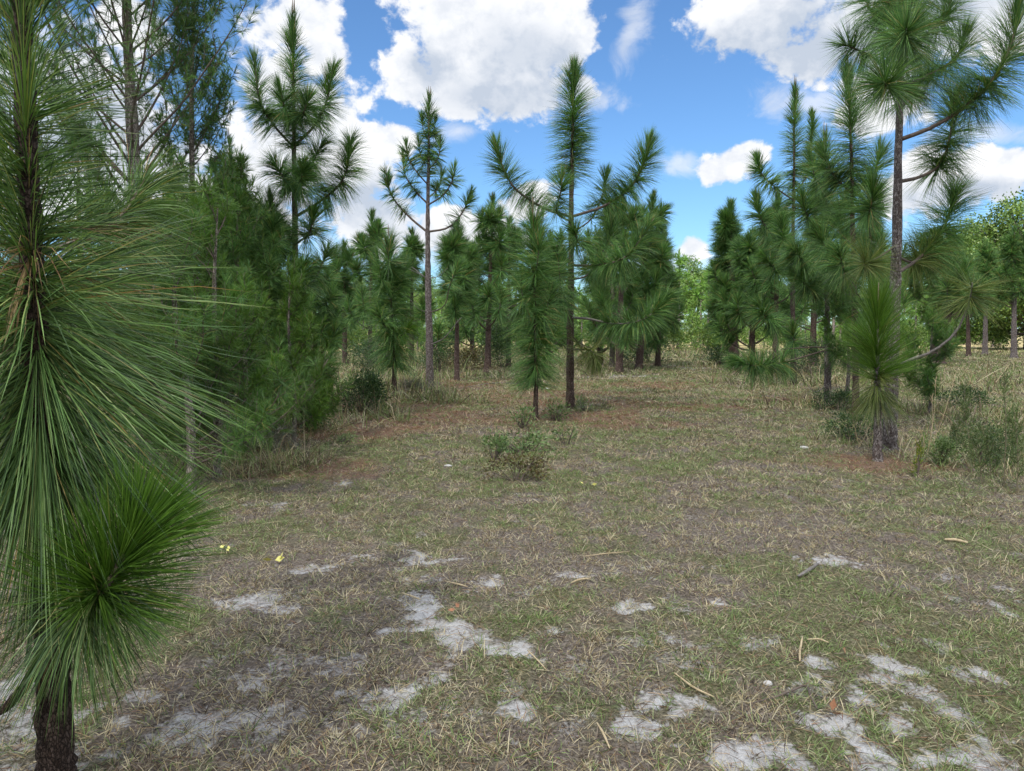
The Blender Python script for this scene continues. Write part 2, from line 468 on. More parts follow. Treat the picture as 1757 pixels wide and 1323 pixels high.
M['weed_leaf'] = leaf_mat('weed_leaf', [(0.0, (0.07, 0.13, 0.04)), (0.5, (0.15, 0.24, 0.08)), (1.0, (0.28, 0.36, 0.16))], clump=4)
M['brown_leaf'] = leaf_mat('brown_shrub_leaf', [(0.0, (0.06, 0.04, 0.025)), (0.5, (0.14, 0.10, 0.045)), (0.8, (0.12, 0.15, 0.04)), (1.0, (0.30, 0.24, 0.09))], clump=4)
M['grey_weed'] = leaf_mat('grey_weed', [(0.0, (0.09, 0.10, 0.08)), (0.5, (0.17, 0.18, 0.14)), (1.0, (0.28, 0.26, 0.20))], transl=0.15, clump=4)
M['vine'] = leaf_mat('vine_leaf', [(0.0, (0.10, 0.17, 0.02)), (0.5, (0.17, 0.22, 0.03)), (1.0, (0.30, 0.27, 0.05))], clump=4)
M['fennel'] = leaf_mat('feathery_weed', [(0.0, (0.06, 0.11, 0.03)), (0.5, (0.11, 0.17, 0.05)), (1.0, (0.20, 0.23, 0.09))], clump=4)
M['grass'] = leaf_mat('grass_blade', None, transl=0.2, rough=0.6, spec=0.2, attr=True)
M['bark'] = bark_mat('pine_bark', (0.04, 0.030, 0.027), (0.145, 0.112, 0.10), (0.40, 0.365, 0.35), scale=1.5)
M['bark_red'] = bark_mat('dark_red_bark', (0.028, 0.020, 0.017), (0.10, 0.065, 0.053), (0.24, 0.18, 0.155), scale=1.4)
M['bark_near'] = bark_mat('near_pine_bark', (0.02, 0.014, 0.011), (0.070, 0.047, 0.037), (0.17, 0.125, 0.105), scale=3.0)
M['bark_pale'] = bark_mat('pale_bark', (0.07, 0.06, 0.05), (0.20, 0.17, 0.145), (0.40, 0.36, 0.31), scale=1.3)
M['twig'] = plain_mat('twig_bark', (0.055, 0.04, 0.032), (0.15, 0.115, 0.09), 30)
M['shoot'] = plain_mat('shoot_bark', (0.10, 0.075, 0.05), (0.24, 0.19, 0.13), 60)
M['greybranch'] = plain_mat('bare_branch', (0.09, 0.08, 0.07), (0.24, 0.215, 0.195), 40)
M['stem'] = plain_mat('weed_stem', (0.10, 0.09, 0.05), (0.20, 0.17, 0.10), 30)
M['stone'] = plain_mat('pale_stone', (0.36, 0.34, 0.31), (0.55, 0.53, 0.50), 40, 0.9)
M['straw'] = plain_mat('dry_straw', (0.32, 0.24, 0.13), (0.52, 0.42, 0.26), 50, 0.8, 0.1)
M['redleaf'] = plain_mat('dead_leaf', (0.20, 0.08, 0.04), (0.36, 0.18, 0.09), 60, 0.8, 0.1)
M['yellowleaf'] = plain_mat('yellow_leaf', (0.55, 0.50, 0.08), (0.75, 0.72, 0.25), 50, 0.6, 0.1)

# ------------------------------------------------------------------ ground
def gpix(px, py): return ground(px, py)[:2]
# bare white sand, (px, py of its middle, half length m, half width m, turn deg)
SAND = []
for px, py, a, b, rot in [(715, 1022, .26, .13, -25), (750, 1078, .26, .14, -15), (795, 1100, .10, .12, 0), (870, 1118, .22, .08, 12), (845, 995, .2, .10, -25), (455, 1030, .22, .12, -30), (400, 1030, .15, .1, 0),
                          (430, 1190, .14, .10, 20), (395, 1255, .2, .08, 10), (350, 1260, .15, .1, 0), (535, 970, .20, .09, 0), (665, 1205, .16, .06, 10), (640, 1030, .1, .06, 0), (885, 1215, .12, .07, 0),
                          (850, 1303, .15, .07, 5), (1090, 1040, .22, .08, 0), (1030, 1160, .08, .05, 0), (1120, 1200, .16, .08, -25), (1180, 1205, .13, .09, -25), (1080, 1255, .16, .07, 0),
                          (1290, 1105, .16, .08, 0), (1415, 1135, .12, .06, 0), (1500, 1130, .12, .06, 0), (1525, 1090, .12, .05, 0), (1480, 1190, .16, .12, -45), (1530, 1215, .28, .13, -40), (1590, 1180, .22, .10, -20), (1560, 1240, .36, .2, -40), (1500, 1160, .16, .12, -20), (1470, 1250, .14, .1, 0), (1640, 1290, .3, .12, -20), (470, 1015, .3, .12, -20), (420, 1240, .25, .14, 10), (690, 1190, .2, .1, 0), (1640, 1210, .2, .1, -30), (730, 1050, .2, .12, -20),
                          (1400, 1240, .16, .09, -35), (1600, 1260, .26, .09, -40), (1250, 1300, .34, .08, -10), (1360, 1300, .2, .10, -15), (1500, 1310, .20, .08, 0), (1570, 1140, .12, .06, 0), (1740, 1038, .2, .08, 0), (1735, 1250, .12, .05, 0),
                          (1660, 1145, .12, .05, 0), (190, 1240, .35, .15, 10), (60, 1180, .25, .15, 0), (110, 1290, .25, .1, 0), (20, 1260, .3, .2, 0), (1000, 985, .15, .05, 0), (960, 1085, .12, .05, 0), (1140, 1090, .12, .05, 0),
                          (1430, 960, .3, .1, 0), (1240, 1030, .15, .06, 0), (700, 955, .3, .10, 0), (1175, 632, 2.2, 1.0, 0), (1080, 645, 1.5, .7, 0), (1140, 628, 2.0, .8, 0), (460, 860, .2, .1, 0), (600, 825, .2, .1, 0)]:
    c = gpix(px, py); SAND.append((c[0], c[1], a * 1.15, b * 1.2, R(rot)))
LITTER = []   # rust-brown fallen needles
for px, py, a, b in [(700, 715, 3.0, 1.5), (600, 740, 1.6, 1.0), (850, 680, 3.2, 1.8), (760, 660, 2.5, 2), (1070, 725, 1.3, .8), (1000, 715, 1.2, .8), (1180, 700, 1.4, .8), (1500, 800, .8, .5), (1100, 660, 2.5, 1.5), (560, 800, .7, .5), (500, 790, .7, .5), (640, 690, 1.5, 1.5), (1380, 690, 1.5, 1)]:
    c = gpix(px, py); LITTER.append((c[0], c[1], a, b, 0.0))
def ell(x, y, lst):
    m = np.full(np.shape(x), 9.0)
    for cx, cy, a, b, r in lst:
        dx, dy = x - cx, y - cy
        u = (dx * math.cos(r) + dy * math.sin(r)) / a; v = (-dx * math.sin(r) + dy * math.cos(r)) / (b * 1.35)
        m = np.minimum(m, np.sqrt(u * u + v * v))
    return m
def sand_at(x, y):
    d = ell(x, y, SAND)
    wob = (fbm(x, y, 6, 5, 11, 0.7) - 0.5) * 3.6
    s = sstep(1.05 - d + wob, 0.1, 0.9) * (0.62 + 0.38 * sstep(fbm(x, y, 16, 3, 15, 0.7), 0.36, 0.50))
    near = np.clip(1.15 - y / 11.0, 0.0, 1.0)
    bg_ = sstep(fbm(x, y, 4.2, 5, 23, 0.66) + 0.03 * near, 0.645, 0.72) * near
    return np.clip(np.maximum(s * np.where(x < -0.6, 0.82, 0.95), bg_ * 0.55), 0, 1)
def litter_at(x, y):
    d = ell(x, y, LITTER)
    return sstep(1.3 - d + (fbm(x, y, 1.4, 4, 31, 0.6) - 0.5) * 2.0, 0.0, 0.9)
def green_at(x, y):
    return sstep(fbm(x, y, 1.1, 4, 41, 0.6) * 0.6 + fbm(x, y, 4.5, 3, 43) * 0.4, 0.40, 0.62)
def height(x, y):
    near = np.exp(-np.hypot(x, y) / 25.0)
    h = (fbm(x, y, 0.35, 3, 51) - 0.5) * 0.10 + near * ((fbm(x, y, 3.0, 3, 53) - 0.5) * 0.035 + (fbm(x, y, 11.0, 3, 57) - 0.5) * 0.028)
    return h
def gz(x, y): return float(height(np.array([x]), np.array([y]))[0])
def gpt(px, py):
    g = ground(px, py); return np.array((g[0], g[1], gz(g[0], g[1])))

fine = np.arange(-46, 46.01, 0.16); coarse = np.arange(50, 310.1, 5.0)
ang = np.radians(np.concatenate([fine, coarse]))
rad = np.concatenate([np.geomspace(0.4, 1.8, 12, endpoint=False), np.geomspace(1.8, 14, 420, endpoint=False), np.geomspace(14, 900, 190)])
A_, R_ = np.meshgrid(ang, rad)
gx, gy = (R_ * np.sin(A_)), (R_ * np.cos(A_))
na, nr = len(ang), len(rad)
gxf, gyf = gx.ravel(), gy.ravel()
sandv = sand_at(gxf, gyf) * np.where(gyf > 0, 1, 0.3)
gzf = height(gxf, gyf) - 0.012 * sandv
gzf = np.where(np.hypot(gxf, gyf) > 200, gzf * 0, gzf)
i = np.arange(nr - 1)[:, None]; j = np.arange(na)[None]; k = (j + 1) % na
q = np.stack([i * na + j, (i + 1) * na + j, (i + 1) * na + k, i * na + k], -1).reshape(-1, 4)[:, ::-1]
gv = np.vstack([np.stack([gxf, gyf, gzf], 1), [[0, 0, 0]]])
tri = np.stack([np.arange(na), (np.arange(na) + 1) % na, np.full(na, na * nr)], 1)
gm, t = nmat('sandy_ground')
def gattr(nm): return N(t, 'ShaderNodeAttribute', attribute_name=nm).outputs['Fac']
n1 = tnoise(t, 55, 6, 0.7); n2 = tnoise(t, 9, 5, 0.6); n3 = tnoise(t, 190, 3, 0.6); n4 = tnoise(t, 0.35, 4, 0.6)
soil = ramp(t, n1, [(0.30, (0.034, 0.027, 0.022)), (0.5, (0.135, 0.112, 0.092)), (0.70, (0.32, 0.275, 0.225))])
turf = ramp(t, n1, [(0.30, (0.028, 0.028, 0.014)), (0.5, (0.11, 0.105, 0.055)), (0.70, (0.29, 0.255, 0.155))])
c = mixc(t, gattr('green'), soil, turf)
lit = ramp(t, n1, [(0.30, (0.045, 0.026, 0.018)), (0.5, (0.17, 0.10, 0.065)), (0.70, (0.32, 0.215, 0.15))])
lf = N(t, 'ShaderNodeMath', operation='MULTIPLY'); t.links.new(gattr('litter'), lf.inputs[0]); lf.inputs[1].default_value = 0.75
c = mixc(t, lf.outputs[0], c, lit)
straw_c = ramp(t, tnoise(t, 2.5, 6, 0.65), [(0.3, (0.13, 0.12, 0.06)), (0.5, (0.30, 0.25, 0.13)), (0.7, (0.44, 0.36, 0.2))])
c = mixc(t, gattr('far'), c, straw_c)
snd = ramp(t, n3, [(0.25, (0.28, 0.27, 0.255)), (0.45, (0.46, 0.455, 0.445)), (0.75, (0.61, 0.605, 0.595))])
snd = mixc(t, ramp(t, n2, [(0.35, (0, 0, 0)), (0.7, (0.5,) * 3)]), snd, (0.36, 0.32, 0.28))
sp_ = ramp(t, tnoise(t, 120, 3, 0.8), [(0.62, (0, 0, 0)), (0.68, (0.8, 0.8, 0.8))])
snd = mixc(t, sp_, snd, (0.09, 0.07, 0.06))
am0 = N(t, 'ShaderNodeMath', operation='MULTIPLY_ADD'); t.links.new(n1, am0.inputs[0]); am0.inputs[1].default_value = 1.5; t.links.new(gattr('sand'), am0.inputs[2])
am = N(t, 'ShaderNodeMath', operation='MULTIPLY_ADD'); t.links.new(tnoise(t, 28, 4, 0.7), am.inputs[0]); am.inputs[1].default_value = 1.0; t.links.new(am0.outputs[0], am.inputs[2])
amd = N(t, 'ShaderNodeMath', operation='MULTIPLY'); t.links.new(am.outputs[0], amd.inputs[0]); amd.inputs[1].default_value = 0.4
sm = ramp(t, amd.outputs[0], [(0.60, (0, 0, 0)), (0.72, (0.45, 0.45, 0.45)), (0.86, (1, 1, 1))])
c = mixc(t, sm, c, snd)
b = N(t, 'ShaderNodeBsdfPrincipled'); t.links.new(c, b.inputs['Base Color']); b.inputs['Roughness'].default_value = 0.95; b.inputs['Specular IOR Level'].default_value = 0.1
bp = N(t, 'ShaderNodeBump'); bp.inputs['Strength'].default_value = 0.8; bp.inputs['Distance'].default_value = 0.02
bh = N(t, 'ShaderNodeMath', operation='ADD'); t.links.new(n1, bh.inputs[0]); t.links.new(n2, bh.inputs[1])
t.links.new(bh.outputs[0], bp.inputs['Height']); t.links.new(bp.outputs[0], b.inputs['Normal'])
o = N(t, 'ShaderNodeOutputMaterial'); t.links.new(b.outputs[0], o.inputs[0])
def a1(v, fill=0.0): return np.append(v, fill)
farv = sstep(gyf + 8 * (fbm(gxf, gyf, 0.12, 3, 71) - 0.5), 40, 56)
me = mesh_from('ground', gv, q, tri, gm, True, None, {'sand': a1(sandv), 'litter': a1(litter_at(gxf, gyf)), 'green': a1(green_at(gxf, gyf)), 'far': a1(farv)})
tag(link('ground', me), kind='structure')

# ------------------------------------------------------------------ unseen cloud added out of frame to shade the clearing
def noise3(v, seed, scale, octs=4):
    return fbm(v[:, 0] * 0.83 + v[:, 2] * 0.55, v[:, 1] * 0.9 - v[:, 2] * 0.47, scale, octs, seed)
def ico(sub):
    import bmesh
    bm = bmesh.new(); bmesh.ops.create_icosphere(bm, subdivisions=sub, radius=1.0)
    v = np.array([x.co[:] for x in bm.verts]); f = np.array([[l.index for l in fc.verts] for fc in bm.faces]); bm.free()
    return v, f
iv, if_ = ico(6)
rng = np.random.default_rng(5)
gc = Geo()
dist = 420 / math.sin(SUN_EL)
cc = np.array(sun_dir[:]) * dist
v = iv * (1 + 0.30 * (noise3(iv, 5, 2.2, 5) - 0.5) + 0.22 * (noise3(iv + 7, 9, 6.0, 4) - 0.5))[:, None]
v = v * np.array((78, 47, 30)); v[:, 2] = np.where(v[:, 2] < 0, v[:, 2] * 0.35, v[:, 2])
gc.add(v + np.array((0, 1, 0)), None, if_)
cm, t = nmat('added_cloud_white')
b = N(t, 'ShaderNodeBsdfDiffuse'); b.inputs['Color'].default_value = (0.92, 0.93, 0.95, 1)
tl = N(t, 'ShaderNodeBsdfTranslucent'); tl.inputs['Color'].default_value = (0.92, 0.93, 0.95, 1)
mx = N(t, 'ShaderNodeMixShader'); mx.inputs[0].default_value = 0.4
t.links.new(b.outputs[0], mx.inputs[1]); t.links.new(tl.outputs[0], mx.inputs[2])
tp = N(t, 'ShaderNodeBsdfTransparent'); mx2 = N(t, 'ShaderNodeMixShader'); mx2.inputs[0].default_value = 0.52      # partly see-through, set so some sun still reaches the clearing
t.links.new(mx.outputs[0], mx2.inputs[1]); t.links.new(tp.outputs[0], mx2.inputs[2])
o = N(t, 'ShaderNodeOutputMaterial'); t.links.new(mx2.outputs[0], o.inputs[0])
SHADE_Y = 2.0
cl = gc.build('added_cloud', cm, None, True, loc=(cc[0], cc[1] + SHADE_Y, cc[2]))
tag(cl, kind='structure')

# ------------------------------------------------------------------ grass and litter (uncountable)
rng = np.random.default_rng(7)
def scatter(n, y0, y1, p, half=0.80):
    """positions with density per square metre falling as Y^-p inside the view wedge"""
    u = rng.random(n); e = 2 - p
    Y = (y0 ** e + u * (y1 ** e - y0 ** e)) ** (1 / e)
    X = (rng.random(n) * 2 - 1) * (Y * half + 1.9)
    return X, Y
def blades(geo, X, Y, per, ln, elev, w, colf, spread=0.03, curl=0.8):
    n = len(X)
    sc = np.maximum(1.0, Y / 5.0)                     # coarser tufts farther out
    X = np.repeat(X, per); Y = np.repeat(Y, per); sc = np.repeat(sc, per)
    m = len(X)
    big = np.repeat(np.exp(0.33 * rng.normal(size=n)), per)
    az = rng.random(m) * 2 * PI
    rr = spread * rng.random(m) * sc * big
    x = X + np.cos(az) * rr; y = Y + np.sin(az) * rr
    z = height(x, y) - 0.004
    L = ln * (0.5 + rng.random(m)) * sc ** 0.35 * big
    e0 = R(1) * (elev[0] + (elev[1] - elev[0]) * rng.random(m))
    az = az + rng.normal(size=m) * 0.7
    d = np.stack([np.cos(az) * np.cos(e0), np.sin(az) * np.cos(e0), np.sin(e0)], 1)
    p0 = np.stack([x, y, z], 1)
    p1 = p0 + d * (L * 0.5)[:, None]
    d2 = unit(d + np.array([0, 0, -1.0]) * (curl * rng.random((m, 1))))
    p2 = p1 + d2 * (L * 0.5)[:, None]
    p2[:, 2] = np.maximum(p2[:, 2], z - 0.0)
    P = np.stack([p0, p1, p2], 1)
    side = unit(np.cross(d, np.array([0, 0, 1.0]) + 0.5 * rng.normal(size=(m, 3))))
    W = (w * 0.5 * sc * (0.7 + 0.6 * rng.random(m)))[:, None] * np.array([1.0, 0.85, 0.2])
    ribbons(geo, P, W, side, colf(X, Y, m, per))
def pal(cols, idx, jitter=0.25):
    c = np.asarray(cols)[idx]
    return c * (1 - jitter / 2 + jitter * rng.random((len(c), 1)))
STRAW = [(0.43, 0.35, 0.20), (0.58, 0.50, 0.33), (0.27, 0.20, 0.115), (0.46, 0.41, 0.28)]
GREEN = [(0.15, 0.22, 0.065), (0.21, 0.28, 0.10), (0.30, 0.34, 0.17), (0.10, 0.15, 0.05)]
DEAD = [(0.12, 0.085, 0.06), (0.20, 0.15, 0.11), (0.055, 0.04, 0.03), (0.25, 0.20, 0.16)]
RUST = [(0.23, 0.12, 0.07), (0.31, 0.18, 0.11), (0.15, 0.08, 0.05), (0.38, 0.26, 0.16)]
def grass_col(X, Y, m, per):
    g = green_at(X, Y); l = litter_at(X, Y); r = rng.random(m); rc = rng.integers(0, 4, m)
    r2 = rng.random(m)
    r = np.where(rng.random(m) < 0.65, np.repeat(rng.random(m // per), per), r); rc = np.where(rng.random(m) < 0.6, np.repeat(rng.integers(0, 4, m // per), per), rc)
    pg = 0.14 + 0.58 * g
    kind = np.where(r < pg, 1, np.where(r < pg + 0.62 * (1 - pg), 0, 2))
    kind = np.where((r2 < l * 0.75) & (kind != 1), 3, kind)
    allc = np.array(STRAW + GREEN + DEAD + RUST)
    return pal(allc, kind * 4 + rc)
def litter_col(X, Y, m, per):
    l = litter_at(X, Y); r = rng.random(m); rc = rng.integers(0, 4, m)
    kind = np.where(r < 0.25 + 0.6 * l, 3, np.where(r < 0.75, 2, 0))
    return pal(np.array(STRAW + GREEN + DEAD + RUST), kind * 4 + rc)
gg = Geo()
X, Y = scatter(205000, 1.6, 60, 1.46)
s = sand_at(X, Y); l = litter_at(X, Y)
keep = rng.random(len(X)) > np.clip(s * 1.05, 0, 0.97) * np.clip(1.4 - Y / 30, 0.4, 1)
keep &= rng.random(len(X)) > l * 0.45
keep &= rng.random(len(X)) < 0.10 + 1.35 * fbm(X, Y, 4.5, 4, 91, 0.6)
X, Y = X[keep], Y[keep]
blades(gg, X, Y, 9, 0.042, (8, 60), 0.0031, grass_col, 0.032, 0.6)
tag(gg.build('grass', M['grass'], None), kind='stuff')
gl = Geo()
X, Y = scatter(240000, 1.6, 45, 1.52)
s = sand_at(X, Y)
keep = rng.random(len(X)) > s * 0.45
X, Y = X[keep], Y[keep]
blades(gl, X, Y, 1, 0.085, (0, 14), 0.0024, litter_col, 0.02, 0.2)
tag(gl.build('fallen_needles', M['grass'], None), kind='stuff')
# rough long grass and dry stalks at the feet of the trees and along the edges of the clearing
gt = Geo()
ROUGH = [(540, 720, 1.6, 2.0), (420, 740, 1.2, 1.4), (620, 660, 2.2, 2.2), (700, 680, 1.2, 0.8), (480, 800, 0.7, .6), (800, 645, 3, 2), (560, 640, 5, 4), (1480, 760, 1.0, .6), (1560, 770, .8, .5), (1640, 720, 2.0, 1.6), (1700, 800, 1.0, .9),
         (1600, 660, 4, 3), (1720, 640, 6, 4), (1430, 700, 2, 1), (1400, 660, 3, 2), (1300, 630, 4, 3), (690, 625, 6, 4), (850, 625, 6, 3), (1000, 640, 3, 2), (1740, 730, 1.6, 2), (1150, 612, 8, 4), (1400, 610, 10, 6), (1650, 608, 10, 6), (640, 612, 10, 6), (930, 612, 10, 6), (380, 800, 1, .8), (760, 690, 1.0, .5)]
for px, py, a, b_ in ROUGH:
    c = gpix(px, py); far_k = 1.0 if c[1] < 22 else 0.45
    n = int(far_k * (0.4 if c[0] > 3.2 else 0.8) * min(700, 90 * a * b_ * (9 / c[1]) ** 0.8) + 60)
    th = rng.random(n) * 2 * PI; rr = np.sqrt(rng.random(n))
    X = c[0] + a * rr * np.cos(th); Y = c[1] + b_ * rr * np.sin(th)
    ok = Y > 3; X, Y = X[ok], Y[ok]
    def rc_(X, Y, m, per):
        r = rng.random(m); kind = np.where(r < 0.42, 1, np.where(r < 0.72, 0, 2))
        return pal(np.array(STRAW + GREEN + DEAD), kind * 4 + rng.integers(0, 4, m))
    kp = rng.random(len(X)) < 1.6 * fbm(X, Y, 1.3, 3, 97) - 0.25; X, Y = X[kp], Y[kp]
    blades(gt, X, Y, 10, (0.20 if c[0] > 2.5 else 0.24) * (1 if far_k == 1 else 0.7), (12, 85), 0.0042, rc_, 0.06, 1.3)
tag(gt.build('tall_grass', M['grass'], None), kind='stuff')

# ------------------------------------------------------------------ long-needled pines
def pixline(pts, Y, base):
    """branch points picked as (px, py, metres behind the trunk) and turned into points of the place, tree-local"""
    return np.array([at(p[0], p[1], Y + (p[2] if len(p) > 2 else 0.0)) for p in pts]) - base
def nw_(Y): return max(0.0034, 0.00052 * Y)
DENS = 1.0
def add_branch(root, P, r0, rng, Y, L, n, u0=0.35, mat='pine', wood='twig', seg=6, **kw):
    g = Geo(); Q = catmull(P, 12)
    tube(g, Q, np.linspace(r0, max(0.004, r0 * 0.45), 12), seg)
    b = g.build('branch', M[wood], root, True)
    if n:
        g2 = Geo()
        needles(g2, P, n, L, rng, u0=u0, w=nw_(Y), **kw)
        g2.build('needles', M[mat], b)
    return b
def auto_axis(p0, az, ln, e0, e1, n=7, wob=0.0, rng=None):
    pts = [np.array(p0, float)]
    for i in range(n - 1):
        f = i / (n - 2)
        e = R(e0 + (e1 - e0) * f ** 1.2); a = az + (wob * rng.normal() if rng is not None else 0)
        pts.append(pts[-1] + ln / (n - 1) * np.array((math.cos(a) * math.cos(e), math.sin(a) * math.cos(e), math.sin(e))))
    return np.array(pts)
def pine(label, base, trunk_px, r0, seed, branches=(), leader=None, whorls=(), bark='bark', mat='pine', group=None, dens=1.0, Y=None, candles=2, wob=0.02):
    """base: (px, py) of the foot.  trunk_px: [(px, py, dy)] up to the tip.
    branches: (points, r, needle length, count, u0, kwargs).  whorls: (height m, how many, length m, e0, e1, needle len, count, u0, azimuth list)"""
    rng = np.random.default_rng(seed); dens = dens * DENS
    bp_ = gpt(*base) if Y is None else np.array((at(base[0], base[1], Y)[0], Y, 0.0))
    bp_[2] = gz(bp_[0], bp_[1]) - 0.02
    Y = bp_[1]
    root = thing('pine_tree', label, 'tree', bp_, group)
    P = np.vstack([np.zeros((1, 3)), pixline(trunk_px, Y, bp_)])
    nT = 48
    Q = catmull(P, nT)
    Q[1:-1, :2] += np.cumsum(rng.normal(size=(nT - 2, 2)), 0) * wob * 0.12
    H = Q[-1, 2]
    f = np.linspace(0, 1, nT)
    rad = r0 * (1 - f) ** 0.8 * (0.92 + 0.16 * rng.random(nT)) + 0.007
    rad[0] *= 1.4; rad[1] *= 1.15
    g = Geo(); tube(g, Q, rad, 12, 0.22, rng)
    tr = g.build('trunk', M[bark], root, True)
    if leader:
        L, n, u0, kw = leader
        g = Geo(); needles(g, Q, int(n * dens), L, rng, u0=u0, w=nw_(Y), **kw)
        g.build('leader_needles', M[mat], root)
    for c in range(candles):
        a = rng.random() * 2 * PI
        g = Geo(); p = Q[-1] + np.array((0.03 * math.cos(a), 0.03 * math.sin(a), -0.05))
        tube(g, np.array([p, p + (0, 0, 0.12), p + (0, 0, 0.2 + 0.08 * rng.random())]), [0.012, 0.010, 0.004], 6)
        g.build('candle', M['shoot'], root, True)
    for br in branches:
        pts, r, L, n, u0 = br[:5]; kw = dict(br[5]) if len(br) > 5 else {}
        w = kw.pop('wood', 'twig'); mt = kw.pop('mat', mat)
        add_branch(root, pixline(pts, Y, bp_), r, rng, Y, L, int(n * dens), u0, mt, w, **kw)
    for wh in whorls:
        h, cnt, ln, e0, e1, L, n, u0 = wh[:8]
        azs = wh[8] if len(wh) > 8 else [rng.random() * 6.28 + k * 2 * PI / cnt for k in range(cnt)]
        for az in azs:
            hh = h + 0.12 * rng.normal()
            k = int(np.clip(np.searchsorted(Q[:, 2], hh), 0, nT - 1))
            l2 = ln * (0.75 + 0.5 * rng.random())
            ax = auto_axis(Q[k], az + 0.2 * rng.normal(), l2, e0 + 8 * rng.normal(), e1 + 6 * rng.normal(), rng=rng, wob=0.08)
            add_branch(root, ax, max(0.008, rad[k] * 0.32), rng, Y, L, int(n * dens), u0, mat, droop=0.35, th_base=95)
    return root

UPB = dict(th_tip=14, th_base=95, droop=0.30)
DRP = dict(th_tip=22, th_base=105, droop=0.75)
# --- the near pine at the left edge
rngA = np.random.default_rng(100)
YA = 2.35
bA = at(98, 1323, YA); bA[2] = 0; bA[2] = gz(bA[0], bA[1]) - 0.02
rootA = thing('pine_tree', 'close young pine at the left edge with very long drooping needles and dark scaly trunk', 'tree', bA)
PA = np.vstack([np.zeros((1, 3)), pixline([(96, 1300), (88, 1100), (80, 900), (68, 700), (58, 500), (46, 250), (36, 0), (28, -260)], YA, bA)])
QA = catmull(PA, 90)
fA = np.linspace(0, 1, 90)
radA = (0.060 - 0.038 * fA) * (0.9 + 0.2 * rngA.random(90))
g = Geo(); tube(g, QA, radA, 16, 0.22, rngA); g.build('trunk', M['bark_near'], rootA, True)
def flush(pts, n, L, name, mat, **kw):
    g = Geo(); needles(g, pixline(pts, YA, bA), n, L, rngA, w=0.0039, segs=4, **kw); return g.build(name, M[mat], rootA)
flush([(56, 450), (46, 250), (36, 0), (33, -110)], 2100, 0.42, 'leader_needles', 'pine_near', th_tip=14, th_base=68, droop=0.22, power=0.9, jit=13)
flush([(72, 780), (64, 600), (57, 440)], 2500, 0.83, 'needles', 'pine_near', th_tip=80, th_base=138, droop=0.30, jit=15)
flush([(82, 960), (76, 830), (70, 720)], 200, 0.55, 'needles', 'pine_near', th_tip=110, th_base=145, droop=0.6, jit=14)
flush([(60, 470), (56, 420), (52, 380)], 90, 0.5, 'needles', 'pine_old', th_tip=60, th_base=110, droop=0.7, jit=18)
def nbranch(pts, r, n, L, mat, wood='shoot', u0=0.2, **kw):
    P = pixline(pts, YA, bA)
    g = Geo(); tube(g, catmull(P, 16), np.linspace(r, r * 0.7, 16), 10, 0.25, rngA); b = g.build('branch', M[wood], rootA, True)
    g = Geo(); needles(g, P, n, L, rngA, u0=u0, w=0.0038, segs=4, **kw); g.build('needles', M[mat], b)
nbranch([(86, 1090, 0), (130, 1062, -.10), (185, 1000, -.16), (250, 890, -.10)], 0.016, 1250, 0.38, 'pine_fresh', u0=0.45, th_tip=12, th_base=56, droop=0.22, power=0.6)
g = Geo(); needles(g, pixline([(86, 1090, 0), (130, 1062, -.10), (185, 1000, -.16)], YA, bA), 700, 0.42, rngA, u0=0.35, w=0.0038, segs=4, th_tip=70, th_base=125, droop=1.5, jit=20); g.build('needles', M['pine_near'], rootA)
nbranch([(78, 1130, 0), (40, 1180, -.1), (0, 1220, -.15), (-60, 1230, -.2)], 0.018, 300, 0.35, 'pine_near', wood='bark_near', u0=0.7, th_tip=20, th_base=80, droop=0.6)
nbranch([(60, 620, 0), (-60, 560, .1), (-160, 430, .15)], 0.016, 500, 0.42, 'pine_near', u0=0.4, th_tip=20, th_base=85, droop=0.5)
nbranch([(58, 430, 0), (120, 420, .5), (200, 380, .85), (250, 310, 1.0)], 0.014, 900, 0.40, 'pine_near', u0=0.4, th_tip=22, th_base=90, droop=0.6)
nbranch([(60, 470, 0), (90, 520, .5), (130, 560, .9), (190, 560, 1.1)], 0.013, 700, 0.42, 'pine_near', u0=0.3, th_tip=30, th_base=100, droop=0.9)

LSC = 1.42
DENS = 1.05
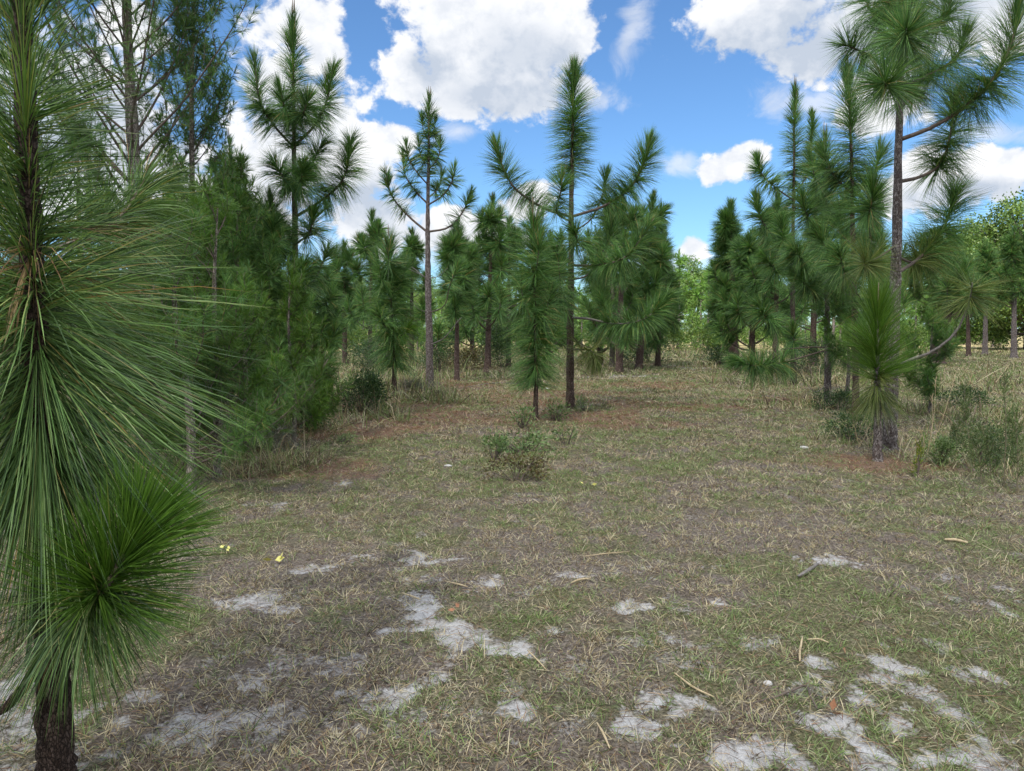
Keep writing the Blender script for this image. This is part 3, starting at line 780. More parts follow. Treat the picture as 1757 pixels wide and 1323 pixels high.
# --- the tall middle pine and its small neighbour
pine('tall middle pine with a long bare-sided leader and two raised arms', (978, 700), [(978, 640), (979, 500), (980, 350), (982, 220), (984, 112)], 0.088, 201,
     [([(980, 372), (935, 358, -.2), (885, 325, -.3), (862, 285, -.3), (850, 245, -.3)], .030, .42, 1500, .25, UPB),
      ([(980, 372), (1040, 352, .2), (1085, 318, .3), (1104, 280, .3), (1116, 236, .3)], .032, .44, 1900, .25, UPB),
      ([(980, 400), (1015, 375, .8), (1035, 330, 1.1), (1040, 300, 1.1)], .02, .38, 800, .3, UPB),
      ([(979, 380), (955, 365, -.8), (962, 330, -1.1), (965, 300, -1.1)], .02, .36, 700, .3, UPB),
      ([(979, 455), (1020, 455, -.3), (1075, 440, -.5), (1122, 375, -.6)], .028, .48, 1600, .32, DRP),
      ([(979, 545), (1010, 547, -.4), (1060, 556, -.6), (1110, 545, -.8), (1150, 505, -.9)], .026, .46, 1600, .38, dict(DRP, wood='greybranch')),
      ([(978, 470), (950, 470, -.5), (925, 440, -.8), (918, 395, -.9)], .024, .46, 1100, .3, DRP),
      ([(978, 540), (965, 520, -.8), (960, 470, -1.1), (955, 420, -1.2)], .02, .42, 1000, .25, DRP),
      ([(978, 480), (1010, 470, .9), (1040, 420, 1.3), (1050, 380, 1.4)], .022, .42, 1100, .3, UPB),
      ([(979, 600), (1005, 600, -.5), (1018, 605, -.7), (1022, 622, -.75)], .014, .40, 500, .2, dict(DRP, mat='pine_yellow')),
      ([(979, 430), (990, 415, -1.0), (985, 395, -1.3)], .018, .40, 600, .2, DRP)],
     leader=(.46, 2800, .66, dict(th_tip=12, th_base=92, droop=.32, power=.7)), bark='bark_red', candles=3)
pine('short bottlebrush pine left of the tall middle pine, thick needles nearly to its foot', (919, 722), [(919, 640), (917, 500), (915, 360)], 0.040, 202,
     [([(917, 560), (935, 540, -.1), (945, 500, -.15)], .012, .40, 420, .2, DRP), ([(917, 545), (900, 520, -.1), (892, 480, -.12)], .012, .40, 420, .2, DRP), ([(916, 480), (922, 450, -.25), (926, 405, -.3)], .012, .38, 420, .2, UPB),
      ([(917, 590), (940, 590, .1), (955, 560, .15)], .012, .36, 420, .2, dict(DRP, mat='pine_fresh'))],
     leader=(.54, 3600, .27, dict(th_tip=10, th_base=100, droop=.75, power=.45)), bark='bark_red')
# --- slim open pine, silhouetted
pine('slim pine with bare grey lower trunk and open crown of dark curved branches', (737, 668), [(737, 600), (734, 470), (733, 380), (735, 270), (737, 160)], 0.105, 203,
     [([(733, 398), (700, 370, .2), (672, 335, .3), (660, 288, .3)], .032, .34, 620, .35, UPB), ([(733, 398), (770, 390, -.2), (795, 362, -.3), (808, 328, -.3)], .030, .34, 620, .35, UPB),
      ([(734, 350), (715, 330, .2), (695, 300, .3), (690, 258, .3)], .026, .33, 520, .3, UPB), ([(734, 352), (760, 335, -.5), (776, 310, -.6), (780, 285, -.6)], .026, .33, 520, .3, UPB),
      ([(735, 318), (715, 295, -.3), (700, 270, -.4), (697, 245, -.4)], .022, .32, 420, .25, UPB), ([(735, 340), (752, 322, .8), (760, 296, .9)], .022, .32, 420, .3, UPB),
      ([(736, 290), (752, 270, -.2), (756, 240, -.2)], .018, .3, 380, .2, UPB), ([(736, 285), (722, 268, .2), (718, 240, .2)], .018, .3, 380, .2, UPB),
      ([(736, 240), (727, 225, 0), (723, 198, 0)], .014, .28, 300, .2, UPB), ([(736, 238), (745, 225, .2), (747, 205, .2)], .014, .28, 300, .2, UPB),
      ([(734, 478), (715, 468, -.2), (690, 456, -.3)], .014, .3, 0, 0, dict(wood='greybranch')), ([(734, 480), (712, 462, .4), (700, 455, .6)], .012, .3, 0, 0, dict(wood='greybranch')),
      ([(734, 478), (752, 474, -.2), (768, 460, -.3)], .014, .3, 0, 0, dict(wood='greybranch')), ([(735, 536), (718, 530, -.3), (705, 515, -.4)], .012, .3, 0, 0, dict(wood='greybranch')),
      ([(735, 537), (762, 525, -.4), (772, 490, -.6), (786, 455, -.7)], .018, .36, 380, .6, UPB), ([(737, 592), (762, 580, -.4), (785, 552, -.6), (792, 545, -.6)], .016, .3, 0, 0, dict(wood='greybranch')),
      ([(737, 600), (748, 595, .6), (752, 580, .8), (753, 560, .8)], .014, .40, 420, .4, UPB)],
     leader=(.36, 1100, .74, dict(th_tip=12, th_base=88, droop=.25)), bark='bark')
pine('cone-shaped pine left of the slim grey-trunked pine', (677, 682), [(676, 610), (672, 520), (668, 402)], 0.055, 204,
     [([(672, 500), (655, 480, -.2), (647, 440, -.2)], .016, .42, 480, .2, UPB), ([(672, 500), (690, 480, .1), (694, 450, .1)], .016, .42, 480, .2, UPB), ([(674, 580), (690, 575, -.2), (704, 560, -.3)], .014, .42, 420, .1, dict(DRP, mat='pine_fresh')),
      ([(674, 570), (660, 560, -.3), (650, 535, -.4)], .014, .44, 480, .2, DRP), ([(672, 470), (668, 450, -.5), (664, 420, -.6)], .014, .40, 450, .2, UPB)],
     leader=(.64, 2900, .26, dict(th_tip=10, th_base=104, droop=.8, power=.5)), bark='bark_red')
# --- tall pine on the left
pine('tall pine on the left holding up two arms beside its pointed top', (508, 720), [(508, 600), (507, 470), (506, 330), (505, 180), (503, 18)], 0.080, 205,
     [([(506, 255), (470, 215, -.2), (445, 170, -.25), (436, 95, -.25)], .026, .36, 1300, .3, UPB), ([(506, 250), (540, 215, .2), (560, 175, .3), (572, 112, .3)], .026, .36, 1300, .3, UPB),
      ([(506, 215), (490, 190, -.5), (480, 150, -.7)], .018, .34, 700, .2, UPB), ([(506, 215), (520, 195, -.5), (530, 165, -.6)], .018, .34, 700, .2, UPB),
      ([(507, 372), (550, 345, .3), (590, 305, .4), (604, 235, .4)], .028, .42, 1600, .35, DRP), ([(507, 300), (535, 280, .4), (555, 240, .5)], .02, .38, 900, .2, DRP),
      ([(507, 330), (490, 310, -.6), (470, 280, -.8)], .02, .40, 900, .2, DRP), ([(507, 330), (515, 312, -.8), (520, 285, -1.0)], .02, .40, 1000, .1, DRP), ([(507, 420), (530, 400, -.5), (540, 365, -.7)], .02, .40, 800, .3, UPB),
      ([(508, 520), (515, 490, -.5), (520, 455, -.6)], .018, .42, 800, .2, DRP), ([(508, 500), (540, 480, .3), (565, 420, .4)], .018, .38, 800, .3, DRP), ([(507, 400), (470, 390, .3), (440, 350, .5)], .02, .38, 800, .3, DRP)],
     leader=(.34, 2300, .70, dict(th_tip=10, th_base=90, droop=.3, power=.75)), bark='bark_red', candles=3)
# --- the big pine on the right with the bare trunk
STAR = dict(th_tip=10, th_base=115, droop=.35, power=.5)
pine('big pine at right, tall bare flaky trunk and crown running out of the picture', (1527, 772), [(1527, 740), (1532, 600), (1538, 450), (1542, 250), (1545, 80), (1546, -160)], 0.098, 206,
     [([(1543, 240), (1600, 218, -.1), (1660, 180, -.2), (1705, 135, -.25), (1740, 60, -.3), (1750, -20, -.3)], .030, .46, 2300, .3, dict(th_tip=16, th_base=98, droop=.35)),
      ([(1541, 312), (1580, 303, .3), (1615, 280, .5), (1632, 225, .55), (1638, 160, .55)], .026, .44, 1700, .42, dict(th_tip=18, th_base=105, droop=.5)),
      ([(1538, 470), (1580, 440, .6), (1620, 390, .9), (1640, 320, 1.0)], .024, .46, 1800, .35, dict(th_tip=25, th_base=105, droop=.6)),
      ([(1540, 440), (1565, 450, .5), (1590, 440, .7), (1600, 425, .8)], .016, .44, 700, .3, dict(STAR, mat='pine_yellow')),
      ([(1543, 170), (1540, 130, -.7), (1528, 150, -1.1), (1515, 140, -1.25)], .022, .40, 1000, .55, STAR),
      ([(1545, 110), (1550, 80, -.6), (1552, 70, -1.0), (1555, 50, -1.25)], .022, .42, 1200, .5, STAR),
      ([(1544, 140), (1500, 100, .2), (1470, 85, .3), (1445, 75, .3)], .02, .36, 700, .4, STAR), ([(1545, 80), (1500, 30, .2), (1475, -30, .3)], .022, .38, 900, .4, UPB),
      ([(1545, 100), (1590, 60, .2), (1625, 20, .3), (1640, -50, .3)], .024, .40, 1200, .3, UPB), ([(1544, 150), (1590, 130, .6), (1640, 100, .9), (1655, 60, .9)], .022, .40, 1200, .3, UPB),
      ([(1545, 60), (1530, 20, -.5), (1515, -40, -.7)], .022, .4, 1100, .2, UPB), ([(1545, 30), (1570, -20, -.4), (1580, -70, -.5)], .022, .4, 1100, .2, UPB), ([(1543, 190), (1560, 165, .9), (1580, 130, 1.2)], .02, .40, 900, .3, DRP),
      ([(1534, 632, 0), (1560, 618, -.15), (1600, 603, -.3), (1640, 570, -.45), (1662, 520, -.5), (1668, 485, -.62)], .022, .40, 420, .80, dict(th_tip=10, th_base=120, droop=.35, power=.5, wood='greybranch', mat='pine_yellow')),
      ([(1539, 420), (1510, 440, -.2), (1490, 450, -.3), (1482, 455, -.4)], .014, .38, 380, .6, dict(STAR, mat='pine_yellow'))],
     leader=(.40, 2200, .80, dict(th_tip=14, th_base=90, droop=.3)), bark='bark', candles=1)
pine('small pine with upright bright tuft standing right in front of the big bare trunk', (1506, 792), [(1505, 740), (1503, 655), (1503, 590), (1502, 518)], 0.052, 207, [],
     leader=(.50, 1900, .50, dict(th_tip=8, th_base=66, droop=.12, power=.6)), bark='bark', mat='pine_fresh', candles=1)
sp2 = [o for o in bpy.data.objects if o.get('label', '').startswith('small pine with upright')][0]
g = Geo(); b0 = np.array(sp2.location)
needles(g, pixline([(1504, 690), (1503, 640)], b0[1], b0), 620, .38, np.random.default_rng(8), w=nw_(b0[1]), th_tip=70, th_base=120, droop=1.1, segs=3)
g.build('needles', M['pine_yellow'], sp2)
# --- the group right of centre
pine('dark pine just left of the big bare trunk, thick spreading top', (1468, 722), [(1468, 640), (1464, 450), (1460, 280), (1453, 108)], 0.062, 208,
     [([(1460, 330), (1430, 300, .2), (1412, 260, .3)], .02, .4, 900, .3, UPB), ([(1460, 335), (1495, 310, .1), (1512, 255, .2)], .02, .4, 1000, .3, UPB), ([(1461, 380), (1490, 365, -.5), (1500, 320, -.7)], .02, .42, 900, .3, UPB),
      ([(1464, 450), (1430, 440, -.4), (1400, 400, -.6)], .02, .44, 1000, .3, DRP), ([(1464, 470), (1500, 450, .5), (1515, 410, .7)], .02, .42, 900, .3, DRP), ([(1464, 420), (1445, 400, .8), (1440, 350, 1.0)], .02, .42, 900, .2, UPB),
      ([(1466, 540), (1490, 525, -.4), (1500, 490, -.5)], .016, .42, 700, .3, DRP), ([(1464, 480), (1450, 470, -.9), (1440, 430, -1.2)], .02, .42, 900, .3, DRP)],
     leader=(.44, 2400, .62, dict(th_tip=14, th_base=95, droop=.3, power=.7)), bark='bark_red', dens=1.0)
pine('pine with a rusty trunk and dense round tufts right of the grassy lane', (1420, 690), [(1420, 620), (1419, 480), (1418, 350), (1416, 225)], 0.075, 209,
     [([(1418, 400), (1390, 380, -.4), (1375, 340, -.5)], .022, .46, 1100, .3, DRP), ([(1418, 400), (1445, 375, -.3), (1452, 330, -.4)], .022, .44, 1000, .3, UPB), ([(1419, 450), (1385, 450, -.7), (1360, 430, -1.0)], .022, .46, 1200, .3, DRP),
      ([(1419, 470), (1440, 450, -.9), (1450, 420, -1.2)], .022, .46, 1100, .2, DRP), ([(1419, 500), (1390, 495, -.4), (1365, 470, -.6)], .02, .46, 1100, .3, DRP), ([(1419, 330), (1400, 310, -.5), (1392, 270, -.6)], .02, .42, 800, .2, UPB),
      ([(1420, 596), (1385, 596, -.1), (1340, 600, -.2)], .018, .3, 0, 0, {}), ([(1420, 600), (1350, 620, -.2), (1300, 628, -.4), (1262, 618, -.5)], .022, .46, 1500, .35, DRP),
      ([(1420, 660), (1400, 672, -.2), (1385, 660, -.3)], .010, .3, 0, 0, dict(wood='greybranch')), ([(1420, 600), (1450, 610, -.2), (1470, 620, -.3)], .016, .42, 800, .1, DRP)],
     leader=(.48, 2200, .50, dict(th_tip=12, th_base=98, droop=.45, power=.6)), bark='bark')
pine('tall pine with a narrow spire and a short twin top beside the blue gap', (1362, 662), [(1362, 600), (1362, 450), (1364, 300), (1365, 142)], 0.085, 210,
     [([(1364, 345), (1335, 325, -.2), (1308, 300, -.3), (1297, 270, -.3)], .024, .40, 1000, .35, UPB), ([(1364, 330), (1385, 300, .2), (1392, 250, .3), (1394, 190, .3)], .024, .36, 1300, .3, UPB),
      ([(1363, 430), (1330, 410, -.3), (1306, 375, -.4), (1297, 335, -.4)], .026, .44, 1200, .35, UPB), ([(1363, 440), (1345, 420, -.9), (1342, 375, -1.1)], .022, .44, 1100, .25, UPB),
      ([(1363, 470), (1335, 465, -.6), (1310, 440, -.8)], .022, .46, 1100, .3, DRP), ([(1363, 480), (1385, 450, .4), (1395, 400, .5)], .022, .44, 1000, .3, UPB), ([(1362, 560), (1335, 560, -.5), (1315, 545, -.7), (1300, 520, -.8)], .022, .48, 1200, .35, DRP),
      ([(1362, 600), (1362, 590, -.7), (1360, 560, -.9)], .018, .42, 700, .2, UPB)],
     leader=(.42, 2000, .64, dict(th_tip=12, th_base=98, droop=.38, power=.7)), bark='bark_red')

# --- the middle distance: pines made by the same rules, each with its own crown
def mid_pine(label, base, top, seed, spread, r0=0.08, L=.42, n=520, lo=0.26, rows=5, leader_u=.60, mat='pine', bark='bark_red', lean=0, group=None, e=(18, 78)):
    b = gpt(*base); Y = b[1]
    zt = at(top[0], top[1], Y)[2]
    rr = random.Random(seed)
    wh = []
    for k in range(rows):
        f = lo + (0.80 - lo) * k / max(1, rows - 1)
        wh.append((zt * f, rr.choice([3, 3, 4, 4]), spread * (1.25 - 0.72 * (f - lo) / (0.82 - lo)), e[0] + 15 * f, e[1] + 6, L, int(n * 1.25), 0.42))
    return pine(label, base, [(base[0] * 0.7 + top[0] * 0.3 + lean, base[1] * .7 + top[1] * .3), (base[0] * .3 + top[0] * .7, base[1] * .3 + top[1] * .7), top], r0, seed, [], (L, int(n * 2.6), leader_u, dict(th_tip=12, th_base=95, droop=.4, power=.7)), wh, bark, mat, group)
DENS = 1.0; LSC = 1.35
mid_pine('bushy pine with several bristly tops behind the low cone-shaped pine', (592, 626), (591, 418), 301, 1.3, 0.13, .55, 420)
mid_pine('rounded young pine between the bushy pine and the low cone-shaped pine', (634, 630), (640, 362), 302, 1.3, 0.10, .5, 420, rows=5)
mid_pine('slender pine just right of the slim grey-trunked pine, dark thin trunk', (784, 652), (787, 385), 303, 1.0, 0.085, .5, 560, rows=5, lo=.4)
mid_pine('pine with a spiky pointed top left of the short bottlebrush pine', (836, 640), (845, 338), 304, 1.2, 0.12, .5, 520, rows=5)
mid_pine('dense upright pine behind the short bottlebrush pine', (872, 630), (874, 376), 305, 1.2, 0.11, .55, 440)
mid_pine('full-crowned pine right behind the tall middle pine', (1062, 640), (1068, 345), 306, 1.5, 0.14, .50, 620, rows=5, lo=.16)
mid_pine('pine with a slim twin top at the left side of the grassy lane', (1096, 634), (1122, 332), 307, 1.25, 0.15, .55, 620, rows=6, lo=.14)
mid_pine('dark pine low on the left side of the lane with a thin side arm', (1128, 628), (1140, 395), 308, 1.1, 0.12, .55, 480, rows=6, lo=.12)
mid_pine('dark pine with three spires at the right side of the grassy lane', (1260, 630), (1254, 348), 309, 1.35, 0.20, .6, 620, rows=6, lo=.2, e=(30, 84))
mid_pine('shorter pine crowded against the three-spired pine', (1290, 636), (1292, 398), 310, 1.5, 0.13, .55, 560, rows=5, lo=.18)
mid_pine('pine half hidden behind the rusty-trunked pine', (1330, 640), (1335, 330), 311, 1.3, 0.12, .5, 520, rows=5, lo=.25)
mid_pine('soft green pine behind the big bare trunk', (1600, 622), (1608, 400), 312, 1.8, 0.16, .6, 420, rows=6, lo=.3)
mid_pine('pine right of the big bare trunk with a thick dark stem', (1612, 625), (1640, 440), 313, 1.8, 0.22, .6, 420, rows=5, lo=.35)
mid_pine('pine standing behind the yellow tipped side branch of the big pine', (1662, 612), (1660, 470), 314, 1.4, 0.14, .6, 300, rows=5, lo=.45)
mid_pine('narrow pine with a pale stem below the oak at right', (1690, 608), (1692, 412), 315, 1.3, 0.16, .6, 300, rows=5, lo=.45, bark='bark')
mid_pine('narrow pine with a pale stem at the right edge below the oak', (1740, 616), (1741, 388), 316, 1.1, 0.16, .5, 380, rows=5, lo=.4, bark='bark')
mid_pine('shadowy pine behind the pine with a narrow spire', (1395, 628), (1400, 300), 317, 1.7, 0.15, .55, 480, rows=5, lo=.2)
mid_pine('shadowy pine in the gap between rusty trunk and big bare trunk', (1495, 630), (1492, 330), 318, 1.7, 0.15, .55, 480, rows=5, lo=.2)
mid_pine('young pine seen between the slim pine and the low cone-shaped pine', (706, 622), (708, 395), 319, 1.6, 0.13, .55, 420, rows=5, lo=.15, mat='soft')
mid_pine('young pine low behind the pine with the spiky top', (810, 618), (808, 420), 320, 1.7, 0.13, .55, 380, rows=6, lo=.15)
mid_pine('young pine filling the gap behind the middle pines', (940, 622), (945, 400), 321, 1.9, 0.14, .55, 420, rows=5, lo=.1)
mid_pine('blue-green pine low behind the middle pine on the lane side', (1030, 628), (1030, 400), 322, 1.7, 0.14, .55, 420, rows=5, lo=.1)

LSC = 1.0
# ------------------------------------------------------------------ soft short-needled pines of the left thicket
SOFT_W = 1.0
SOFT_L = 1.55
def soft_pine(label, base, Y, Hm, r0, seed, nbr, spread, lo, mat='soft', lean=(0, 0), L=.11, per=55, tw=9, bark='bark_pale', e=(15, 55), azs=None, low_frac=1.0, group=None):
    rng = np.random.default_rng(seed); L = L * SOFT_L * (0.85 if Hm > 5 else 1.0)
    x = at(base, 600, Y)[0]
    bp_ = np.array((x, Y, gz(x, Y) - .02))
    root = thing('pine_tree', label, 'tree', bp_, group)
    P = np.array([(0, 0, 0), (lean[0] * .2 + .03, 0, Hm * .33), (lean[0] * .6 - .03, lean[1] * .5, Hm * .66), (lean[0], lean[1], Hm)])
    Q = catmull(P, 40); f = np.linspace(0, 1, 40)
    g = Geo(); tube(g, Q, r0 * (1 - f) ** .8 * (.93 + .14 * rng.random(40)) + .006, 10, .18, rng); g.build('trunk', M[bark], root, True)
    if Hm < 5: nbr = int(nbr * .66)
    for k in range(nbr):
        h = lo + (0.97 - lo) * ((k + rng.random()) / nbr)
        q0 = Q[min(39, int(h * 39))]
        az = rng.random() * 2 * PI if azs is None else azs[0] + (azs[1] - azs[0]) * rng.random()
        ln = spread * (1.0 - 0.72 * (h - lo) / (1 - lo)) * (.65 + .6 * rng.random())
        ax = auto_axis(q0, az, ln, e[0] + 35 * h + 8 * rng.normal(), e[1] + 25 * h + 8 * rng.normal(), 7, .12, rng)
        B = catmull(ax, 14)
        g = Geo(); tube(g, B, np.linspace(max(.007, r0 * .26 * (1.1 - h)), .004, 14), 6)
        g2 = Geo()
        nt = max(4, int(tw * ln / spread * 1.25))
        for i_ in range(nt):
            u = .22 + .78 * (i_ + rng.random()) / nt
            p = B[min(13, int(u * 13))]; d = unit(B[min(13, int(u * 13) + 1)] - B[max(0, int(u * 13) - 1)])
            a2 = rng.random() * 2 * PI
            s = unit(np.cross(d, (math.cos(a2), math.sin(a2), .3)))
            td = unit(d * .8 + s * .9 + np.array((0, 0, .35)))
            tl = (.16 + .22 * rng.random()) * (1.2 - .5 * u) * max(1, spread * .6)
            T = np.array([p, p + td * tl * .5, p + unit(td + np.array((0, 0, .5))) * tl])
            tube(g, T, [.004, .003, .002], 4)
            needles(g2, T, int(per * 1.9), L, rng, u0=.05, w=max(.0022, .00042 * Y) * SOFT_W, th_tip=16, th_base=84, droop=.30, segs=2, bias=.9, jit=14, power=.75)
        needles(g2, ax, int(per * 2.6), L, rng, u0=.55, w=max(.0022, .00042 * Y) * SOFT_W, th_tip=22, th_base=66, droop=.12)
        b = g.build('branch', M['twig'], root, True)
        rb = rng.random()
        g2.build('needles', M[mat if rb < .62 or Hm > 5 else ('soft_light' if rb < .86 else 'pine_fresh')], b)
    return root
soft_pine('tall airy pine behind the close pine, pale trunk forking towards the top of the picture', 244, 9.2, 8.4, .115, 401, 60, 3.0, .36, 'soft', (-.12, .3), tw=15, L=.13, e=(28, 52), per=60)
soft_pine('leaning second stem of fine branches beside the tall airy pine', 330, 10.2, 7.0, .06, 402, 40, 1.5, .30, 'soft', (.15, .2), tw=12, e=(25, 50))
soft_pine('bushy light green pine low in the left thicket', 365, 7.6, 2.9, .04, 403, 40, 1.25, .10, 'soft_light', (.1, 0), tw=10, L=.12, per=65)
soft_pine('dense green pine between the close pine and the left thicket edge', 320, 6.8, 2.6, .045, 404, 44, 1.4, .12, 'soft', (-.1, 0), tw=10, L=.12, per=60)
soft_pine('small yellow-green pine at the right edge of the left thicket', 500, 9.8, 2.3, .03, 405, 28, .75, .10, 'soft_light', (0, 0), tw=9, L=.11, per=60)
soft_pine('deep green pine at the back of the left thicket with ragged top', 390, 11.5, 4.2, .06, 406, 44, 1.7, .15, 'soft', (.1, 0), tw=10, L=.13, per=55)
soft_pine('dark filling pine behind the close pine at the far left', 150, 8.0, 3.6, .06, 407, 44, 1.9, .12, 'soft', (0, 0), tw=10, L=.13, per=55)
soft_pine('pine crossing behind the left tall pine with feathery branches', 430, 12.5, 3.9, .06, 408, 40, 1.5, .12, 'soft', (0, 0), tw=10, L=.13, per=55)
soft_pine('low pine at the far left edge behind the close pine', 40, 6.4, 3.6, .05, 409, 36, 1.5, .10, 'soft', (0, 0), tw=9, L=.12, per=50)
soft_pine('spreading green pine filling the middle of the left thicket', 415, 10.4, 3.5, .05, 421, 46, 1.4, .06, 'soft', (0, 0), tw=11, L=.13, per=62)
soft_pine('yellowish soft pine standing between the thicket and the close pine', 255, 7.8, 2.9, .05, 422, 48, 1.7, .08, 'soft_light', (.1, 0), tw=11, L=.13, per=58)
soft_pine('low dark pine at the foot of the left thicket', 380, 9.0, 2.2, .04, 423, 36, 1.5, .04, 'soft', (0, 0), tw=10, L=.13, per=60)
soft_pine('soft pine closing the gap behind the left tall pine', 500, 15.0, 3.3, .05, 424, 36, 1.4, .06, 'soft', (0, 0), tw=10, L=.15, per=50)
mid_pine('slim bristly pine poking out of the top of the left thicket', (388, 700), (392, 232), 330, .8, .05, .34, 420, rows=5, lo=.45)
soft_pine('bushy pine of soft needles low behind the small pine and the big bare trunk', 1600, 13.5, 1.8, .035, 411, 26, 1.1, .10, 'soft', (0, 0), L=.13, per=50)
soft_pine('soft needled pine crowding the rusty trunk low down', 1455, 15.0, 2.6, .04, 412, 28, 1.1, .25, 'soft', (0, 0), L=.13, per=50)
soft_pine('dark soft pine behind the full-crowned pine, rounded ragged top', 1050, 30, 6.8, .12, 413, 40, 2.1, .12, 'soft', (0, 0), L=.22, per=40, tw=11)

DENS = 1.0; LSC = 1.25
mid_pine('long-needled dark pine crowding the right side of the left thicket', (455, 728), (464, 335), 331, 1.0, .055, .38, 480, rows=6, lo=.14)
mid_pine('long-needled dark pine deep in the left thicket behind the hanging needles', (345, 738), (350, 330), 332, 1.0, .055, .38, 480, rows=6, lo=.14)
mid_pine('stout long-needled pine low at the open edge of the left thicket', (535, 700), (540, 455), 333, .8, .05, .36, 420, rows=5, lo=.14)
LSC = 1.0
# ------------------------------------------------------------------ shrubs and weeds
def shrub(label, base, w, h, d, seed, mat, n, leaf=.035, stems=7, name='shrub', cat='shrub', loc=None, lw=.45, stem_m='twig', clumps=26):
    rng = np.random.default_rng(seed)
    p0 = gpt(*base) if loc is None else np.array(loc)
    root = thing(name, label, cat, p0)
    cen = []
    g = Geo()
    for i in range(clumps):
        a = rng.random() * 2 * PI; rr = rng.random() ** .5
        hh = rng.random() ** .7
        k = math.sqrt(max(.08, 1 - (hh * .85) ** 2))
        c = np.array((w * rr * k * math.cos(a), d * rr * k * math.sin(a), h * (.06 + .9 * hh)))
        cen.append(c)
        b = np.array((c[0] * .25, c[1] * .25, 0))
        tube(g, catmull([b, (b + c) / 2 + rng.normal(size=3) * .05 * w, c], 6), np.linspace(.007, .003, 6), 4)
    g.build('stems', M[stem_m], root, True)
    cen = np.array(cen)
    idx = rng.integers(0, len(cen), n)
    P = cen[idx] + rng.normal(size=(n, 3)) * np.array((w, d, h * .8)) * .17
    P[:, 2] = np.abs(P[:, 2])
    D = unit(P - np.array((0, 0, h * .25)) + rng.normal(size=(n, 3)) * .5 * w)
    g = Geo(); leaves(g, P, D, leaf * (.6 + .8 * rng.random(n)), leaf * lw * (.7 + .6 * rng.random(n)), rng)
    g.build('leaves', M[mat], root)
    return root
shrub('dark green rounded shrub in the grass left of the low cone-shaped pine', (622, 708), .42, .75, .4, 501, 'dark_leaf', 5200, .045)
shrub('dark tangled shrub under the left thicket beside the bare litter', (500, 742), .60, .6, .5, 502, 'dark_leaf', 6500, .04)
shrub('grey dead weedy shrub at the foot of the left thicket', (430, 770), .55, .35, .4, 503, 'grey_weed', 4200, .06, lw=.16)
shrub('brown and green shrub in the shade behind the left thicket', (450, 690), .7, .95, .5, 504, 'brown_leaf', 4600, .045)
shrub('olive shrub low under the yellow-green pine', (545, 690), .6, .6, .5, 505, 'dark_leaf', 3600, .045)
shrub('yellowing vine with broad leaves trailing at the edge of the left thicket', (475, 725), .42, .78, .3, 506, 'vine', 130, .10, name='vine', cat='vine', lw=.85, clumps=14)
shrub('brown matted bush in the open grass in front of the middle pines', (886, 822), .40, .26, .22, 507, 'brown_leaf', 800, .038, clumps=13)
shrub('light green patch of weeds along the back of the brown matted bush', (900, 775), .42, .24, .2, 508, 'weed_leaf', 520, .06, lw=.34, name='weed', cat='weed')
shrub('tuft of fresh green weeds at the left end of the brown matted bush', (848, 790), .16, .30, .12, 509, 'weed_leaf', 260, .06, clumps=9, lw=.3, name='weed', cat='weed')
shrub('leafy green weed between the short bottlebrush pine and the tall middle pine', (955, 722), .26, .32, .2, 510, 'weed_leaf', 260, .065, lw=.32, name='weed', cat='weed')
shrub('leafy green weed at the left foot of the short bottlebrush pine', (897, 735), .22, .30, .2, 511, 'weed_leaf', 220, .065, lw=.32, name='weed', cat='weed')
shrub('leafy green weed right of the tall middle pine foot', (1005, 705), .2, .24, .2, 512, 'weed_leaf', 160, .065, clumps=10, lw=.32, name='weed', cat='weed')
shrub('pale weed right of the brown matted bush', (972, 765), .2, .24, .15, 513, 'weed_leaf', 120, .055, clumps=9, lw=.35, name='weed', cat='weed')
shrub('green round shrub right of the big bare trunk', (1610, 800), .20, .30, .2, 514, 'weed_leaf', 1500, .035, lw=.35)
shrub('yellow-green upright weed in the grass right of the small pine', (1575, 818), .06, .34, .06, 515, 'vine', 150, .045, lw=.3, name='weed', cat='weed', clumps=8)
shrub('dark low shrub behind the feathery weeds at right', (1690, 800), .4, .42, .3, 516, 'dark_leaf', 3000, .03, lw=.3)
shrub('green leafy shrub low behind the spiky-topped pine', (862, 632), 1.3, 2.0, 1.0, 517, 'dark_leaf', 6000, .09)
shrub('dark shrub low at the left side of the lane', (1110, 622), 1.2, 1.5, 1.0, 518, 'dark_leaf', 5000, .09)
shrub('reddish dry shrub under the spiky-topped pine', (800, 636), 1.3, .8, .8, 519, 'brown_leaf', 3000, .08)
shrub('low green shrub at the foot of the rusty trunk', (1440, 705), .5, .35, .4, 520, 'dark_leaf', 2200, .04)
shrub('low grey-green weeds at the foot of the slim grey-trunked pine', (720, 680), .5, .35, .3, 521, 'grey_weed', 2200, .06, lw=.2)
shrub('low green tuft left of the rusty litter patch', (590, 760), .25, .12, .2, 522, 'weed_leaf', 500, .05, lw=.15, name='weed', cat='weed')
shrub('dark ragged undergrowth bush below the dense green pine', (400, 725), .7, .7, .5, 540, 'dark_leaf', 4200, .05)
shrub('deep green undergrowth bush at the back foot of the left thicket', (520, 680), .8, .9, .6, 541, 'dark_leaf', 4200, .06)
shrub('grey-green brushy weed heap left of the dark tangled shrub', (340, 760), .6, .5, .5, 542, 'grey_weed', 2600, .07, lw=.2)
shrub('dark green weed clump in the dry grass behind the small pine', (1470, 755), .45, .35, .4, 543, 'dark_leaf', 1800, .04)
shrub('dark green low bush in the dry grass left of the feathery weeds', (1650, 700), .5, .4, .4, 544, 'dark_leaf', 1600, .045)
shrub('dark green low bush between the lane and the three-spired pine', (1235, 628), 1.0, .8, .8, 545, 'dark_leaf', 2600, .08)
shrub('green bush among the grass behind the pine with a narrow spire', (1380, 640), 1.0, 1.1, .8, 546, 'dark_leaf', 3000, .08)
